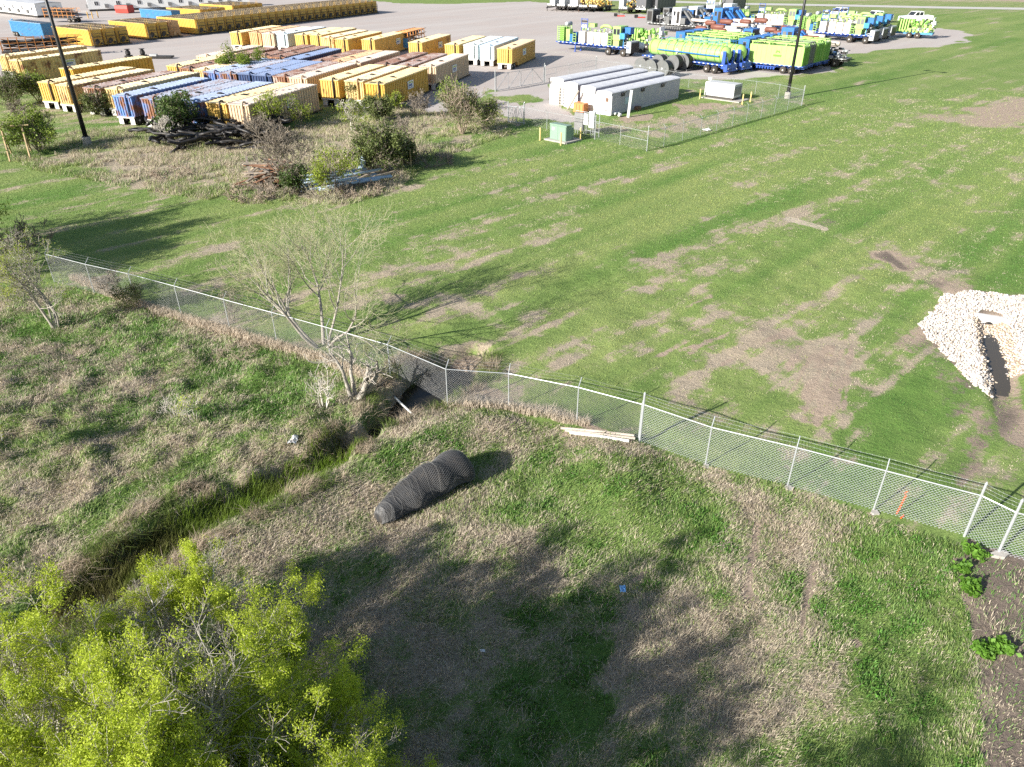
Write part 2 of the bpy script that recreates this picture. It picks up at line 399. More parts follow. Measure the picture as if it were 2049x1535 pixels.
brush([(1150,245),(1300,245),(1420,215),(1560,190),(1560,205),(1330,285),(1200,270)],green,.5,soft=.4,warp=1.2)
brush([(1350,210),(1420,205),(1430,218),(1360,225)],dirt,.7,soft=.3,warp=1)
# far country beyond the road
fy=smooth(0,8,GY-(320+(-GX)*.0)) 
brush([(760,8),(1100,3),(1100,-3),(760,0)],green,.85,soft=1,warp=1)
far=smooth(295,310,GY+GX*.12); green=green*(1-far)+far*(.45+(BLOT2-.5)*.8); lush=lush*(1-far)+.2*far; dirt=np.maximum(dirt*(1-far),far*smooth(.5,.62,fbm(GX*.02,GY*.05,77,3))*.8)
# bare sides of the ditches
d1,w1,e1=polyline_d(GX,GY,DITCH); t=smooth(1.7,1.0,d1/w1)*smooth(.35,.0,np.abs(d1/w1-1.0))
d1n=d1/w1
green=green*(1-smooth(1.9,1.1,d1n)*.5)+.25*smooth(1.9,1.1,d1n)*.5
dirt=np.maximum(dirt,smooth(.95,.6,d1n)*.75)
d2,w2,e2=polyline_d(GX,GY,DITCH2); dirt=np.maximum(dirt,smooth(3.2,1.6,d2/w2)*.8)
brush([(1570,745),(1620,700),(1690,670),(1700,760),(1660,880),(1580,860)],lush,.1,soft=.6,warp=1)
brush([(1920,1060),(2060,1100),(2300,1300),(2300,1700),(1980,1620),(1945,1300),(1915,1130)],lush,.95,soft=.3,warp=.5)
for q in [[(1700,1070),(1830,1040),(1920,1100),(1935,1300),(1945,1600),(1720,1600),(1690,1300)],[(970,960),(1180,900),(1430,960),(1470,1010),(1300,1120),(1180,1150),(1000,1010)]]:
    brush(q,green,.92,soft=1.6,warp=2.2,k=.95); brush(q,lush,.60,soft=1.6,warp=2)
brush([(1110,858),(1275,880),(1270,895),(1120,876)],dirt,.8,soft=.2,warp=.3)
brush([(1842,650),(1872,612),(1896,588),(1960,584),(2049,592),(2260,600),(2260,740),(2049,744),(2018,742),(1984,788),(1940,760),(1885,705)],dirt,1.6,soft=.1,warp=.2)
brush([(770,738),(830,712),(905,722),(965,760),(1010,800),(900,800),(800,785)],dirt,.8,soft=.5,warp=1.2)
brush([(770,738),(830,712),(905,722),(965,760),(1010,800),(900,800),(800,785)],lush,.2,soft=.5,warp=1)
brush([(1885,235),(1960,212),(2100,180),(2250,215),(2080,250),(1960,258)],dirt,.75,soft=.9,warp=2)
brush([(1738,506),(1775,502),(1800,520),(1830,545),(1800,540),(1765,522)],dirt,1.0,soft=.25,warp=.6)
brush([(1738,506),(1775,502),(1800,520),(1830,545),(1800,540),(1765,522)],lush,.9,soft=.25,warp=.4)
FR=fbm(GX*.9,GY*.9,61,5)-.5; FR2=fbm(AL*.22,AC*1.5,63,4)-.5
edge_=1-np.abs(2*np.clip(green,0,1)-1)*.55
green=green+(FR*1.15+FR2*.75)*edge_*smooth(230,120,GY)
dirt=np.where(dirt>.02,dirt+(FR*.9+FR2*.7)*(1-np.abs(2*np.clip(dirt,0,1)-1)*.5),dirt)
lush=lush+FR*.5+FR2*.3
green=np.clip(green,0.03,1); lush=np.clip(lush,0,1); dirt=np.clip(dirt,0,1)

# ---------------------------------------------------------------- ground material
def ground_material():
    m,nt,out=_nodes('ground_soil_and_grass'); L=nt.links.new
    at=N(nt,'ShaderNodeAttribute'); at.attribute_name='Mask'
    sp=N(nt,'ShaderNodeSeparateColor'); L(at.outputs['Color'],sp.inputs[0])
    at2=N(nt,'ShaderNodeAttribute'); at2.attribute_name='Mask2'
    sp2=N(nt,'ShaderNodeSeparateColor'); L(at2.outputs['Color'],sp2.inputs[0])
    geo=N(nt,'ShaderNodeNewGeometry'); pos=geo.outputs['Position']
    def noise(sc,det=5.0,rough=.6,map_=None):
        n=N(nt,'ShaderNodeTexNoise',Scale=sc,Detail=det,Roughness=rough)
        if map_:
            mp=N(nt,'ShaderNodeMapping',vector_type='TEXTURE'); mp.inputs['Rotation'].default_value=(0,0,map_[0]); mp.inputs['Scale'].default_value=tuple(1/q for q in map_[1]); L(pos,mp.inputs['Vector']); L(mp.outputs[0],n.inputs['Vector'])
        else: L(pos,n.inputs['Vector'])
        return n.outputs['Fac']
    def rng(src,a,b,c=0.0,d=1.0):
        r=N(nt,'ShaderNodeMapRange'); r.inputs[1].default_value=a; r.inputs[2].default_value=b; r.inputs[3].default_value=c; r.inputs[4].default_value=d; L(src,r.inputs[0]); return r.outputs[0]
    def math_(op,a,b):
        n=N(nt,'ShaderNodeMath',operation=op)
        for i,q in enumerate((a,b)):
            if isinstance(q,(int,float)): n.inputs[i].default_value=q
            else: L(q,n.inputs[i])
        return n.outputs[0]
    def mix(f,a,b,bt='MIX'):
        n=N(nt,'ShaderNodeMix',data_type='RGBA',blend_type=bt)
        for key,q in (('Factor',f),('A',a),('B',b)):
            if key=='Factor':
                if isinstance(q,(int,float)): n.inputs[0].default_value=q
                else: L(q,n.inputs[0])
            elif isinstance(q,tuple): n.inputs[key].default_value=rgba(q)
            else: L(q,n.inputs[key])
        return n.outputs['Result']
    fine=noise(9.0,6,.75); mid=noise(2.2,5,.65); tiny=noise(38.0,3,.6); big=noise(.35,4,.6)
    streak=noise(1.0,5,.65,(math.radians(-46),(2.2,.05,1))); streak2=noise(1.0,4,.6,(math.radians(-46),(.75,.02,1)))
    # dry thatch, green, soil, gravel
    dry=mix(fine,(.22,.17,.115),(.52,.435,.325)); dry=mix(rng(big,.35,.65),dry,mix(fine,(.20,.155,.105),(.55,.47,.36)))
    gl=mix(fine,(.125,.175,.048),(.33,.385,.14)); gd=mix(fine,(.06,.125,.026),(.18,.285,.07))
    grn=mix(sp.outputs[1],gl,gd)
    f=math_('ADD',sp.outputs[0],math_('MULTIPLY',math_('SUBTRACT',math_('ADD',math_('MULTIPLY',fine,.5),math_('ADD',math_('MULTIPLY',mid,.3),math_('ADD',math_('MULTIPLY',streak,.35),math_('MULTIPLY',streak2,.3)))),.725),2.2))
    c=mix(rng(f,.36,.62),dry,grn)
    soil=mix(fine,(.24,.18,.13),(.50,.40,.31)); soil=mix(rng(mid,.45,.7,0,.5),soil,(.30,.225,.165)); sdk=mix(fine,(.085,.066,.05),(.28,.225,.185)); soil=mix(rng(sp.outputs[1],.55,.85),soil,sdk)
    fd=math_('ADD',sp.outputs[2],math_('MULTIPLY',math_('SUBTRACT',math_('ADD',math_('MULTIPLY',mid,.5),math_('MULTIPLY',fine,.5)),.5),1.5))
    c=mix(rng(fd,.40,.62),c,soil)
    gr=mix(noise(30.0,2,.5),(.34,.30,.275),(.48,.435,.405)); gr=mix(rng(noise(.11,5,.6),.35,.7),gr,(.42,.36,.325)); gr=mix(rng(noise(.05,4,.6,(math.radians(-40),(3.5,.35,1))),.42,.62,0,.55),gr,(.47,.435,.405))
    gr=mix(rng(noise(.6,6,.7),.62,.75,0,.4),gr,(.20,.17,.15))
    fg=math_('ADD',sp2.outputs[0],math_('MULTIPLY',math_('SUBTRACT',mid,.5),.9))
    gfac=rng(fg,.42,.58)
    c=mix(gfac,c,gr)
    c=mix(rng(math_('ADD',sp2.outputs[1],math_('MULTIPLY',math_('SUBTRACT',mid,.5),.6)),.45,.6),c,(.45,.38,.29))
    b=N(nt,'ShaderNodeBsdfPrincipled'); b.inputs['Roughness'].default_value=.95; b.inputs['Specular IOR Level'].default_value=.1
    L(c,b.inputs['Base Color'])
    hgt=math_('ADD',math_('MULTIPLY',fine,.6),math_('ADD',math_('MULTIPLY',tiny,.15),math_('MULTIPLY',mid,.8)))
    bp=N(nt,'ShaderNodeBump',Distance=.13); L(hgt,bp.inputs['Height'])
    st=rng(gfac,0,1,.85,.06); L(st,bp.inputs['Strength']); L(bp.outputs[0],b.inputs['Normal'])
    L(b.outputs[0],out.inputs['Surface']); return m
M_GROUND=ground_material()
ny,nx=GX.shape
V=np.stack([GX.ravel(),GY.ravel(),GZh.ravel()],1)
ii=(np.arange(ny-1)[:,None]*nx+np.arange(nx-1)[None,:]).ravel()
Q=np.stack([ii,ii+1,ii+nx+1,ii+nx],1)
gq=grav.ravel()[Q].mean(1)>.5
mask=np.stack([green.ravel(),lush.ravel(),dirt.ravel()],1); mask2=np.stack([grav.ravel(),pale.ravel(),0*pale.ravel()],1)
def terrain(name,q):
    u,inv=np.unique(q.ravel(),return_inverse=True)
    o=arrays_obj(name,V[u],quads=inv.reshape(-1,4),mat=M_GROUND,smooth=True)
    for nm_,d in (('Mask',mask),('Mask2',mask2)):
        at=o.data.attributes.new(nm_,'FLOAT_COLOR','POINT'); c=np.ones((len(u),4),np.float32); c[:,:3]=d[u]; at.data.foreach_set('color',c.ravel())
    return tag(o,kind='structure')
terrain('ground',Q[~gq]); terrain('gravel_yard',Q[gq])
# far road
mroad=paint('pale_road',(.46,.44,.41),rough=.95,var=.08,dirt=.05)
def road():
    a=[G(1060,-1),G(1250,2.5),G(1480,9.5),G(1690,13),G(1880,17),G(2400,25)]
    mb=MB(); vs=[]; 
    for i,(x,y) in enumerate(a):
        p=a[max(i-1,0)]; q=a[min(i+1,len(a)-1)]; d=Vector((q[0]-p[0],q[1]-p[1])).normalized(); n=Vector((-d.y,d.x))
        for s in (-.5,8.5): vs.append((x+n.x*s,y+n.y*s,.03))
    mb.use(mroad).add(vs,[(2*i,2*i+2,2*i+3,2*i+1) for i in range(len(a)-1)])
    tag(mb.build('road'),kind='structure')
road()
# water standing in the two ditches
def water(name,line,level,i0,i1):
    m,nt,out=_nodes(name); b=N(nt,'ShaderNodeBsdfPrincipled'); b.inputs['Base Color'].default_value=rgba((.022,.019,.012) if name=='ditch_water' else (.07,.055,.035)); b.inputs['Roughness'].default_value=.12; b.inputs['Specular IOR Level'].default_value=.3
    nz=N(nt,'ShaderNodeTexNoise',Scale=3.0,Detail=2.0); bp=N(nt,'ShaderNodeBump',Strength=.08,Distance=.03); nt.links.new(nz.outputs['Fac'],bp.inputs['Height']); nt.links.new(bp.outputs[0],b.inputs['Normal'])
    nt.links.new(b.outputs[0],out.inputs['Surface'])
    pts=line[i0:i1]; vs=[]; hw=1.5 if name=='ditch_water' else .8
    for i,p in enumerate(pts):
        a=pts[max(i-1,0)]; q=pts[min(i+1,len(pts)-1)]; d=Vector((q[0]-a[0],q[1]-a[1])).normalized(); n=Vector((-d.y,d.x))
        for s in (-hw,hw): vs.append((p[0]+n.x*s,p[1]+n.y*s,level))
    mb=MB().use(m).add(vs,[(2*i,2*i+2,2*i+3,2*i+1) for i in range(len(pts)-1)])
    tag(mb.build(name),kind='structure')
water('ditch_water',DITCH,-.70,1,7); water('channel_water',DITCH2,-.50,0,4)
# ================================================================ GRASS (too many blades to count)
def blades(name,n_try,box,dens,hfun,wfun,colfun,seed,bend=.6,quad=True,lean=(0.55,0.35),matn='grass_blades',trans=.25,flow=False):
    r=np.random.default_rng(seed)
    x=r.uniform(box[0],box[1],n_try); y=r.uniform(box[2],box[3],n_try)
    # more blades near the viewpoint side, fewer far off
    keep=r.random(n_try)<dens(x,y); x=x[keep]; y=y[keep]; n=len(x)
    z=sample(GZh,x,y)-.01; h=hfun(x,y,r); w=wfun(x,y,r)
    a=fbm(x*.45,y*.45,seed+200,3)*4*np.pi+r.normal(0,1.0 if flow else 9.0,n); ln=r.uniform(.1,bend,n)
    dx=np.cos(a)*ln+lean[0]*.25; dy=np.sin(a)*ln+lean[1]*.25
    b=r.uniform(0,np.pi,n); wx=np.cos(b)*w*.5; wy=np.sin(b)*w*.5
    C=colfun(x,y,r)
    if quad:
        V=np.empty((n,5,3)); 
        V[:,0]=np.stack([x-wx,y-wy,z],1); V[:,1]=np.stack([x+wx,y+wy,z],1)
        V[:,2]=np.stack([x+wx*.8+dx*h*.35,y+wy*.8+dy*h*.35,z+h*.6],1); V[:,3]=np.stack([x-wx*.8+dx*h*.35,y-wy*.8+dy*h*.35,z+h*.6],1)
        V[:,4]=np.stack([x+dx*h,y+dy*h,z+h*(1-.25*np.hypot(dx,dy))],1)
        o=np.arange(n)*5; qd=np.stack([o,o+1,o+2,o+3],1); tr=np.stack([o+3,o+2,o+4],1)
        return arrays_obj(name,V.reshape(-1,3),tris=tr,quads=qd,col=np.repeat(C,5,0),mat=vcol_mat(matn,trans))
    V=np.empty((n,3,3)); V[:,0]=np.stack([x-wx,y-wy,z],1); V[:,1]=np.stack([x+wx,y+wy,z],1); V[:,2]=np.stack([x+dx*h,y+dy*h,z+h],1)
    o=np.arange(n)*3
    return arrays_obj(name,V.reshape(-1,3),tris=np.stack([o,o+1,o+2],1),col=np.repeat(C,3,0),mat=vcol_mat(matn,trans))
def gcol(x,y,r,drybias=0.0,vlo=.65):
    al=x*sa+y*ca; ac=x*ca-y*sa
    g=sample(green,x,y)+(fbm(x*2.2,y*2.2,91,3)-.5)*1.3+((fbm(al*.08,ac*1.5,191,3)-.5)*1.1 if drybias<0 else 0)-drybias+r.normal(0,.1 if drybias<0 else .34,len(x))
    lu=sample(lush,x,y)[:,None]; t=smooth(.22,.74,g)[:,None]
    v=r.uniform(vlo,2-vlo,len(x))[:,None]
    gr=np.array([.30,.345,.108])*(1-lu)+np.array([.115,.235,.05])*lu
    hue=r.uniform(-.03,.03,len(x))[:,None]*np.array([1.2,.3,.2])
    dr=np.array([.50,.425,.32])
    return np.clip((gr*t+dr*(1-t)+hue*t)*v,.01,.7)
def infr(x,y,m=1.12): # roughly what the photograph can see, with a margin for a step aside
    return (np.abs(x)<(y*.86+6)*m)
ditchd=lambda x,y: polyline_d(x,y,DITCH)[0]
def off(x,y):
    k=1-np.clip(sample(dirt,x,y)*.95+(fbm(x*5,y*5,95,3)-.5)*.9,0,1); k*=sample(grav,x,y)<.3
    return k
nearm=lambda x,y: sample(nm,x,y)
NMASK=nm
# unmown side: long mixed blades
tag(blades('rough_grass',1150000,(-36,20,8,40),lambda x,y:(nearm(x,y)>.5)*infr(x,y)*np.clip(1.25-y/45,.2,1)*np.clip(.04+off(x,y),0,1)*(sample(GZh,x,y)>-.75),
   lambda x,y,r:r.uniform(.04,.15,len(x))*(.35+1.4*fbm(x*1.1,y*1.1,97,4))*(1+.4*smooth(12,28,y)), lambda x,y,r:r.uniform(.009,.018,len(x))*(.8+y/32), lambda x,y,r:gcol(x,y,r), 1, bend=1.2, flow=True), kind='stuff')
# matted dead straw lying over it
tag(blades('dry_straw',520000,(-34,20,8,38),lambda x,y:(nearm(x,y)>.5)*infr(x,y)*np.clip(1.2-sample(green,x,y)*1.35,0.02,1)*np.clip(1.3-y/45,.2,1)*(sample(dirt,x,y)<.5)*(sample(GZh,x,y)>-.8),
   lambda x,y,r:r.uniform(.08,.24,len(x)), lambda x,y,r:r.uniform(.006,.012,len(x))*(.8+y/32), lambda x,y,r:np.array([.53,.455,.355])*r.uniform(.5,1.35,len(x))[:,None], 2, bend=2.0, lean=(.9,.6), flow=True), kind='stuff')
# mown field: short tufts
tag(blades('mown_grass',1300000,(-75,78,22,112),lambda x,y:(nearm(x,y)<.5)*infr(x,y,1.05)*np.clip(1.25-y/88,0,1)*off(x,y)*(.35+.65*smooth(.3,.6,sample(green,x,y)+(fbm(x*1.1,y*1.1,98,3)-.5)*.6)),
   lambda x,y,r:r.uniform(.03,.08,len(x))*(.75+y/110), lambda x,y,r:r.uniform(.016,.03,len(x))*(.7+y/38), lambda x,y,r:gcol(x,y,r,-.03,.82), 3, bend=1.0, quad=False), kind='stuff')
# pale dry grass standing along the foot of the old fence
FL=[G(a,b)+(0,0) for a,b in ((150,560),(290,618),(364,640),(460,664),(554,690),(662,724),(760,770))]
FL2=[G(a,b)+(0,0) for a,b in ((905,806),(1018,812),(1100,828),(1165,850))]
def flc(x,y,r): return np.array([.60,.51,.40])*r.uniform(.6,1.25,len(x))[:,None]
tag(blades('fence_line_grass',500000,(-28,5,24,43),lambda x,y:np.minimum(polyline_d(x,y,FL)[0],polyline_d(x,y,FL2)[0])<.2+.22*vnoise(x*1.5,y*1.5,4),
   lambda x,y,r:r.uniform(.15,.5,len(x)), lambda x,y,r:r.uniform(.012,.024,len(x)), flc, 4, bend=.8), kind='stuff')
# reeds standing in the ditch
def reedc(x,y,r):
    k=smooth(.3,.7,fbm(x*.35,y*.35,99,2)+ (x+8)*.06)[:,None]
    return (np.array([.115,.11,.035])*(1-k)+np.array([.13,.21,.02])*k)*r.uniform(.6,1.35,len(x))[:,None]
RL=DITCH[5:12]
tag(blades('ditch_reeds',170000,(-24,-5,10,27),lambda x,y:(polyline_d(x,y,RL)[0]<.95)*(.35+.65*(fbm(x*1.3,y*1.3,6,2)>.42)),
   lambda x,y,r:r.uniform(.35,.75,len(x)), lambda x,y,r:r.uniform(.012,.02,len(x)), reedc, 6, bend=.35), kind='stuff')
# dead grass hanging over the ditch banks
def dn(x,y):
    d,w,e=polyline_d(x,y,DITCH); return d/w
tag(blades('bank_grass',260000,(-24,2,10,32),lambda x,y:(dn(x,y)>.75)*(dn(x,y)<2.3)*(fbm(x*1.2,y*1.2,16,3)>.44)*infr(x,y),
   lambda x,y,r:r.uniform(.2,.6,len(x)), lambda x,y,r:r.uniform(.008,.016,len(x)), lambda x,y,r:np.where((fbm(x*1.1,y*1.1,18,2)>.55)[:,None],np.array([.16,.22,.05]),np.array([.46,.37,.27]))*r.uniform(.5,1.3,len(x))[:,None], 17, bend=1.7, flow=True), kind='stuff')
# low leafy weeds
tag(blades('leafy_weeds',200000,(-14,16,8,28),lambda x,y:(nearm(x,y)>.5)*(sample(lush,x,y)>.62)*(sample(green,x,y)>.62)*(sample(dirt,x,y)<.3)*(fbm(x*1.4,y*1.4,8,3)>.5),
   lambda x,y,r:r.uniform(.05,.18,len(x)), lambda x,y,r:r.uniform(.022,.045,len(x)), lambda x,y,r:np.array([.095,.215,.035])*r.uniform(.6,1.35,len(x))[:,None], 7, bend=1.3), kind='stuff')
# tussocks in the junk-yard rough
tag(blades('yard_rough_grass',420000,(-62,6,52,100),lambda x,y:(poly_sd(x,y,PX((0,310),(160,260),(420,260),(640,225),(880,190),(1015,235),(1025,268),(870,320),(800,378),(700,410),(470,410),(300,385),(60,340)))<0)*(sample(grav,x,y)<.4)*(fbm(x*.6,y*.6,12,3)>.40),
   lambda x,y,r:r.uniform(.1,.5,len(x))*(.5+.9*fbm(x*.5,y*.5,13,2)), lambda x,y,r:r.uniform(.03,.06,len(x)), lambda x,y,r:gcol(x,y,r,.05), 8, bend=1.2, quad=False), kind='stuff')
# ================================================================ TREES AND SHRUBS
def bark(name,c,var=.3): return paint(name,c,rough=.9,var=var,scale=5,dirt=.25,spec=.15)
def rvec(r,s=1.0): return Vector((r.gauss(0,s),r.gauss(0,s),r.gauss(0,s)))
def grow(r,stems,levels,H,spread,lean=(0,0),r0=.07,kids=(6,7,6),lenf=(.5,.45,.4),up=.25,wig=.16,base_r=.12,droop=0.0):
    """branches as (points, radii, level)"""
    out=[]
    def branch(p,d,L,rad,lv):
        n=5 if lv<2 else 4; pts=[p.copy()]; q=p.copy(); dd=d.normalized()
        for i in range(n):
            dd=(dd+rvec(r,wig)+Vector((0,0,up*.35 if lv<levels-1 else up*.35-droop))+Vector((lean[0],lean[1],0))*.10).normalized()
            q=q+dd*(L/n); pts.append(q.copy())
        rr=[max(rad*(1-.75*i/n),.0035) for i in range(n+1)]
        out.append((pts,rr,lv))
        if lv+1<levels:
            k=kids[min(lv,len(kids)-1)]
            for j in range(k):
                t=r.uniform(.25 if lv else .35,1.0); f=t*n; i=min(int(f),n-1); pp=pts[i].lerp(pts[i+1],f-i)
                ax=(pts[i+1]-pts[i]).normalized(); sd=rvec(r); sd=(sd-ax*sd.dot(ax)).normalized()
                nd=ax*r.uniform(.45,.9)+sd*r.uniform(.5,.95)
                branch(pp,nd,L*lenf[min(lv,len(lenf)-1)]*r.uniform(.65,1.25)*(1.15-.4*t),max(rr[i]*.55,.004),lv+1)
    for s in range(stems):
        a=2*math.pi*(s+r.random()*.7)/stems; sp=spread*r.uniform(.45,1.15)
        d=Vector((math.cos(a)*sp+lean[0],math.sin(a)*sp+lean[1],1))
        branch(Vector((math.cos(a)*base_r,math.sin(a)*base_r,-.1)),d,H*r.uniform(.62,.85),r0*r.uniform(.7,1.15),0)
    return out
def tubes(branches,name,mat,parent,minr=.0,sides=(7,5,4,3)):
    Vs=[];Qs=[];o=0
    for pts,rr,lv in branches:
        n=sides[min(lv,3)]; k=len(pts); P=np.array([tuple(p) for p in pts]); T=np.gradient(P,axis=0); T/=np.linalg.norm(T,axis=1)[:,None]+1e-9
        ref=np.array([.31,.17,.93]); A=np.cross(T,ref); ln=np.linalg.norm(A,axis=1)[:,None]; A=np.where(ln<.2,np.cross(T,np.array([1.,0,.1])),A); A/=np.linalg.norm(A,axis=1)[:,None]; B=np.cross(T,A)
        an=np.arange(n)*2*np.pi/n; R=np.maximum(np.array(rr),minr)
        W=P[:,None,:]+(A[:,None,:]*np.cos(an)[None,:,None]+B[:,None,:]*np.sin(an)[None,:,None])*R[:,None,None]
        Vs.append(W.reshape(-1,3)); i=np.arange(k-1)[:,None]*n; j=np.arange(n)[None,:]; j2=(j+1)%n
        Qs.append(np.stack([i+j,i+j2,i+n+j2,i+n+j],-1).reshape(-1,4)+o); o+=k*n
    return arrays_obj(name,np.concatenate(Vs),quads=np.concatenate(Qs),mat=mat,parent=parent,smooth=True)
def leaves(branches,name,parent,rng,lv,per,size,spread,cols,mat,keep=1.0,tipbias=.3,asp=2.2,zmin=-9,gap=0):
    """rhombic leaves strewn along the twigs of one level; every leaf its own colour"""
    C=[];
    for pts,rr,l in branches:
        if l<lv or rng.random()>keep: continue
        P=np.array([tuple(p) for p in pts]); n=max(1,int(per*rng.uniform(.5,1.5)))
        t=np.clip(tipbias+(1-tipbias)*rng.random(n),0,.999)*(len(P)-1); i=t.astype(int); f=(t-i)[:,None]
        C.append(P[i]*(1-f)+P[i+1]*f+rng.normal(0,spread,(n,3)))
    C=np.concatenate(C); C=C[C[:,2]>zmin]
    if gap>0: C=C[fbm(C[:,0]*.9+C[:,2]*.55+7,C[:,1]*.9-C[:,2]*.5,71,3)+rng.normal(0,.03,len(C))>gap]
    n=len(C)
    d=rng.normal(0,1,(n,3)); d/=np.linalg.norm(d,axis=1)[:,None]; e=np.cross(d,rng.normal(0,1,(n,3))); e/=np.linalg.norm(e,axis=1)[:,None]
    s=(size*rng.uniform(.55,1.4,n))[:,None]; d=d*s*.5; e=e*s*.5/asp
    V=np.stack([C-d,C+e,C+d,C-e],1).reshape(-1,3); o=np.arange(n)*4
    cols=np.array(cols); k=rng.random((n,1)); k2=fbm(C[:,0]*1.3+C[:,2],C[:,1]*1.3+C[:,2]*.7,5,2)[:,None]; kk=np.clip(k*.5+k2*.9-.2,0,1)
    cc=(cols[0]*(1-kk)+cols[1]*kk)*rng.uniform(.75,1.25,(n,1))
    return arrays_obj(name,V,quads=np.stack([o,o+1,o+2,o+3],1),col=np.repeat(cc,4,0),mat=mat,parent=parent)
LEAFM=vcol_mat('leaf_translucent',.5,rough=.55,spec=.3); LEAFD=vcol_mat('leaf_waxy',.2,rough=.6,spec=.3)
B_PALE=bark('bark_pale_grey',(.54,.50,.44)); B_MID=bark('bark_mid_grey',(.36,.33,.285)); B_GREY=bark('bark_grey',(.24,.205,.165)); B_TWIG=bark('bark_twig',(.42,.40,.26)); B_DARK=bark('bark_brown',(.13,.10,.07)); B_YEL=bark('bark_yellow_green',(.33,.31,.11)); B_DRY=bark('bark_dead_straw',(.36,.29,.22))
YG=[(.32,.41,.025),(.59,.67,.085)]; OL=[(.07,.10,.028),(.16,.185,.055)]; DG=[(.04,.08,.018),(.11,.165,.035)]; YT=[(.20,.28,.03),(.40,.46,.08)]; MG=[(.12,.19,.022),(.27,.34,.055)]
SEED=[100]
def tree(kind,label,cat,px=None,z=0,world=None,H=3,stems=4,levels=4,spread=.5,lean=(0,0),r0=.06,kids=(6,7,6),lenf=(.5,.45,.4),bk=None,lf=None,per=14,size=.06,lspread=.06,keep=1,minr=0,group=None,up=.25,wig=.16,leafmat=None,lv=None,droop=0,asp=2.2,tipbias=.3,crown='crown',trunk='trunk',base_r=.12,gap=0,bk2=None,zmin=.05):
    SEED[0]+=1; r=random.Random(SEED[0]); rng=np.random.default_rng(SEED[0])
    if world is None: p=P3(*px)
    else: p=Vector((world[0],world[1],hz(*world)))
    t=thing(kind,label,cat,p,0,group)
    br=grow(r,stems,levels,H,spread,lean,r0,kids,lenf,up,wig,base_r,droop)
    if bk2 is None: tubes(br,trunk,bk or B_GREY,t,minr)
    else: tubes([b for b in br if b[2]<2],trunk,bk,t,minr); tubes([b for b in br if b[2]>=2],'twigs',bk2,t,minr)
    if lf is not None: leaves(br,crown,t,rng,levels-1 if lv is None else lv,per,size,lspread,lf,leafmat or LEAFM,keep,tipbias,asp,zmin,gap)
    return t
# --- the bright trees that fill the lower left corner
FG='yellow green trees in the lower corner'
for i,(top,H,st,ln,lab) in enumerate([((320,1095),3.3,5,(.10,.10),'small yellow green tree topmost of the thicket, beside the reedy ditch'),
  ((40,1225),5.2,6,(.02,.10),'yellow green tree at the very left edge of the thicket'),
  ((210,1290),5.6,6,(.15,.12),'broad yellow green tree behind the bare white trunks of the thicket'),
  ((380,1260),4.0,6,(.25,.15),'yellow green tree on the ditch-bank side of the thicket, in half shade'),
  ((490,1400),4.0,6,(.36,.18),'yellow green tree leaning right over the dark grass'),
  ((110,1400),6.0,7,(.12,.05),'yellow green tree with thick forked white trunks at the bottom left corner'),
  ((350,1430),5.4,7,(.30,.12),'yellow green tree in the middle of the bottom edge thicket with fanning pale stems'),
  ((560,1450),3.8,6,(.34,.1),'low yellow green tree at the bottom edge, rightmost of the thicket'),
  ((130,1215),3.3,5,(.0,.1),'low leafy yellow green tree squeezed behind the tall left trees')]):
    zt=H*1.3; x,y=G(top[0],top[1],zt); x-=ln[0]*H*.6; y-=ln[1]*H*.45
    tree('willow_tree',lab,'tree',world=(x,y),H=H*1.12,stems=st,levels=4,spread=.52,lean=ln,r0=.095,kids=(8,8,7),lenf=(.52,.46,.42),bk=B_PALE,lf=YG,zmin=H*.42,per=78,size=.052,lspread=.075,keep=.9,bk2=B_MID,group=FG,wig=.17,up=.22,minr=.005,asp=2.4,gap=.435)
# trees of the same thicket outside the picture whose shadows fall across the grass
for i,(x,y,H) in enumerate([(-8.0,2.6,7.4),(-3.0,.4,7.4),(-12.5,3.6,7.6),(1.2,-1.2,7.8),(-6.0,-1.5,8.4),(-17,6.5,6.8),(4.6,-2.8,7.6),(-2.0,-4.0,9.0)]):
    tree('willow_tree','tall yellow green tree of the thicket standing outside the picture below its lower edge','tree',world=(x,y),H=H,stems=6,levels=4,spread=.45,r0=.08,kids=(7,7,6),bk=B_PALE,lf=YG,per=16,size=.11,lspread=.14,group='thicket trees below the picture',minr=.006)
# --- left side
tree('young_tree','pale stemmed young tree with yellow green tips left of the fence','tree',px=(112,655),H=5.6,stems=6,levels=4,spread=.42,r0=.06,kids=(7,7,7),bk=B_MID,bk2=B_MID,lf=[(.24,.31,.03),(.44,.50,.08)],per=7,size=.065,lspread=.08,keep=.7,gap=.42,minr=.006,lv=3,tipbias=.5)
tree('young_tree','thin pale tree cut by the left edge of the picture beside the dry brush','tree',px=(-12,925),H=3.4,stems=4,levels=4,spread=.35,r0=.045,kids=(5,6,5),bk=B_PALE,lf=YG,per=9,size=.07,lspread=.08,keep=.5,minr=.006)
tree('bare_bush','leafless dark grey bush behind the young tree at the left edge','bush',px=(60,520),H=2.6,stems=9,levels=4,spread=.8,r0=.03,kids=(5,6,5),bk=B_GREY,minr=.012)
tree('dense_tree','dark green tree at the left edge that throws the wide shadow on the lawn','tree',world=(-33.5,40.5),H=7.0,stems=6,levels=4,spread=.55,r0=.10,kids=(7,7,6),bk=B_DARK,lf=MG,per=16,size=.16,lspread=.2)
tree('dense_tree','dark green tree outside the left edge behind the fence end','tree',world=(-38,44),H=7.6,stems=6,levels=4,spread=.6,r0=.10,kids=(7,7,6),bk=B_DARK,lf=MG,per=14,size=.17,lspread=.22)
tree('shrub','small green vine shrub climbing the old wire fence','shrub',px=(262,622),H=1.7,stems=6,levels=3,spread=.5,r0=.02,kids=(7,6),bk=B_GREY,lf=OL,per=14,size=.07,lspread=.09,minr=.006)
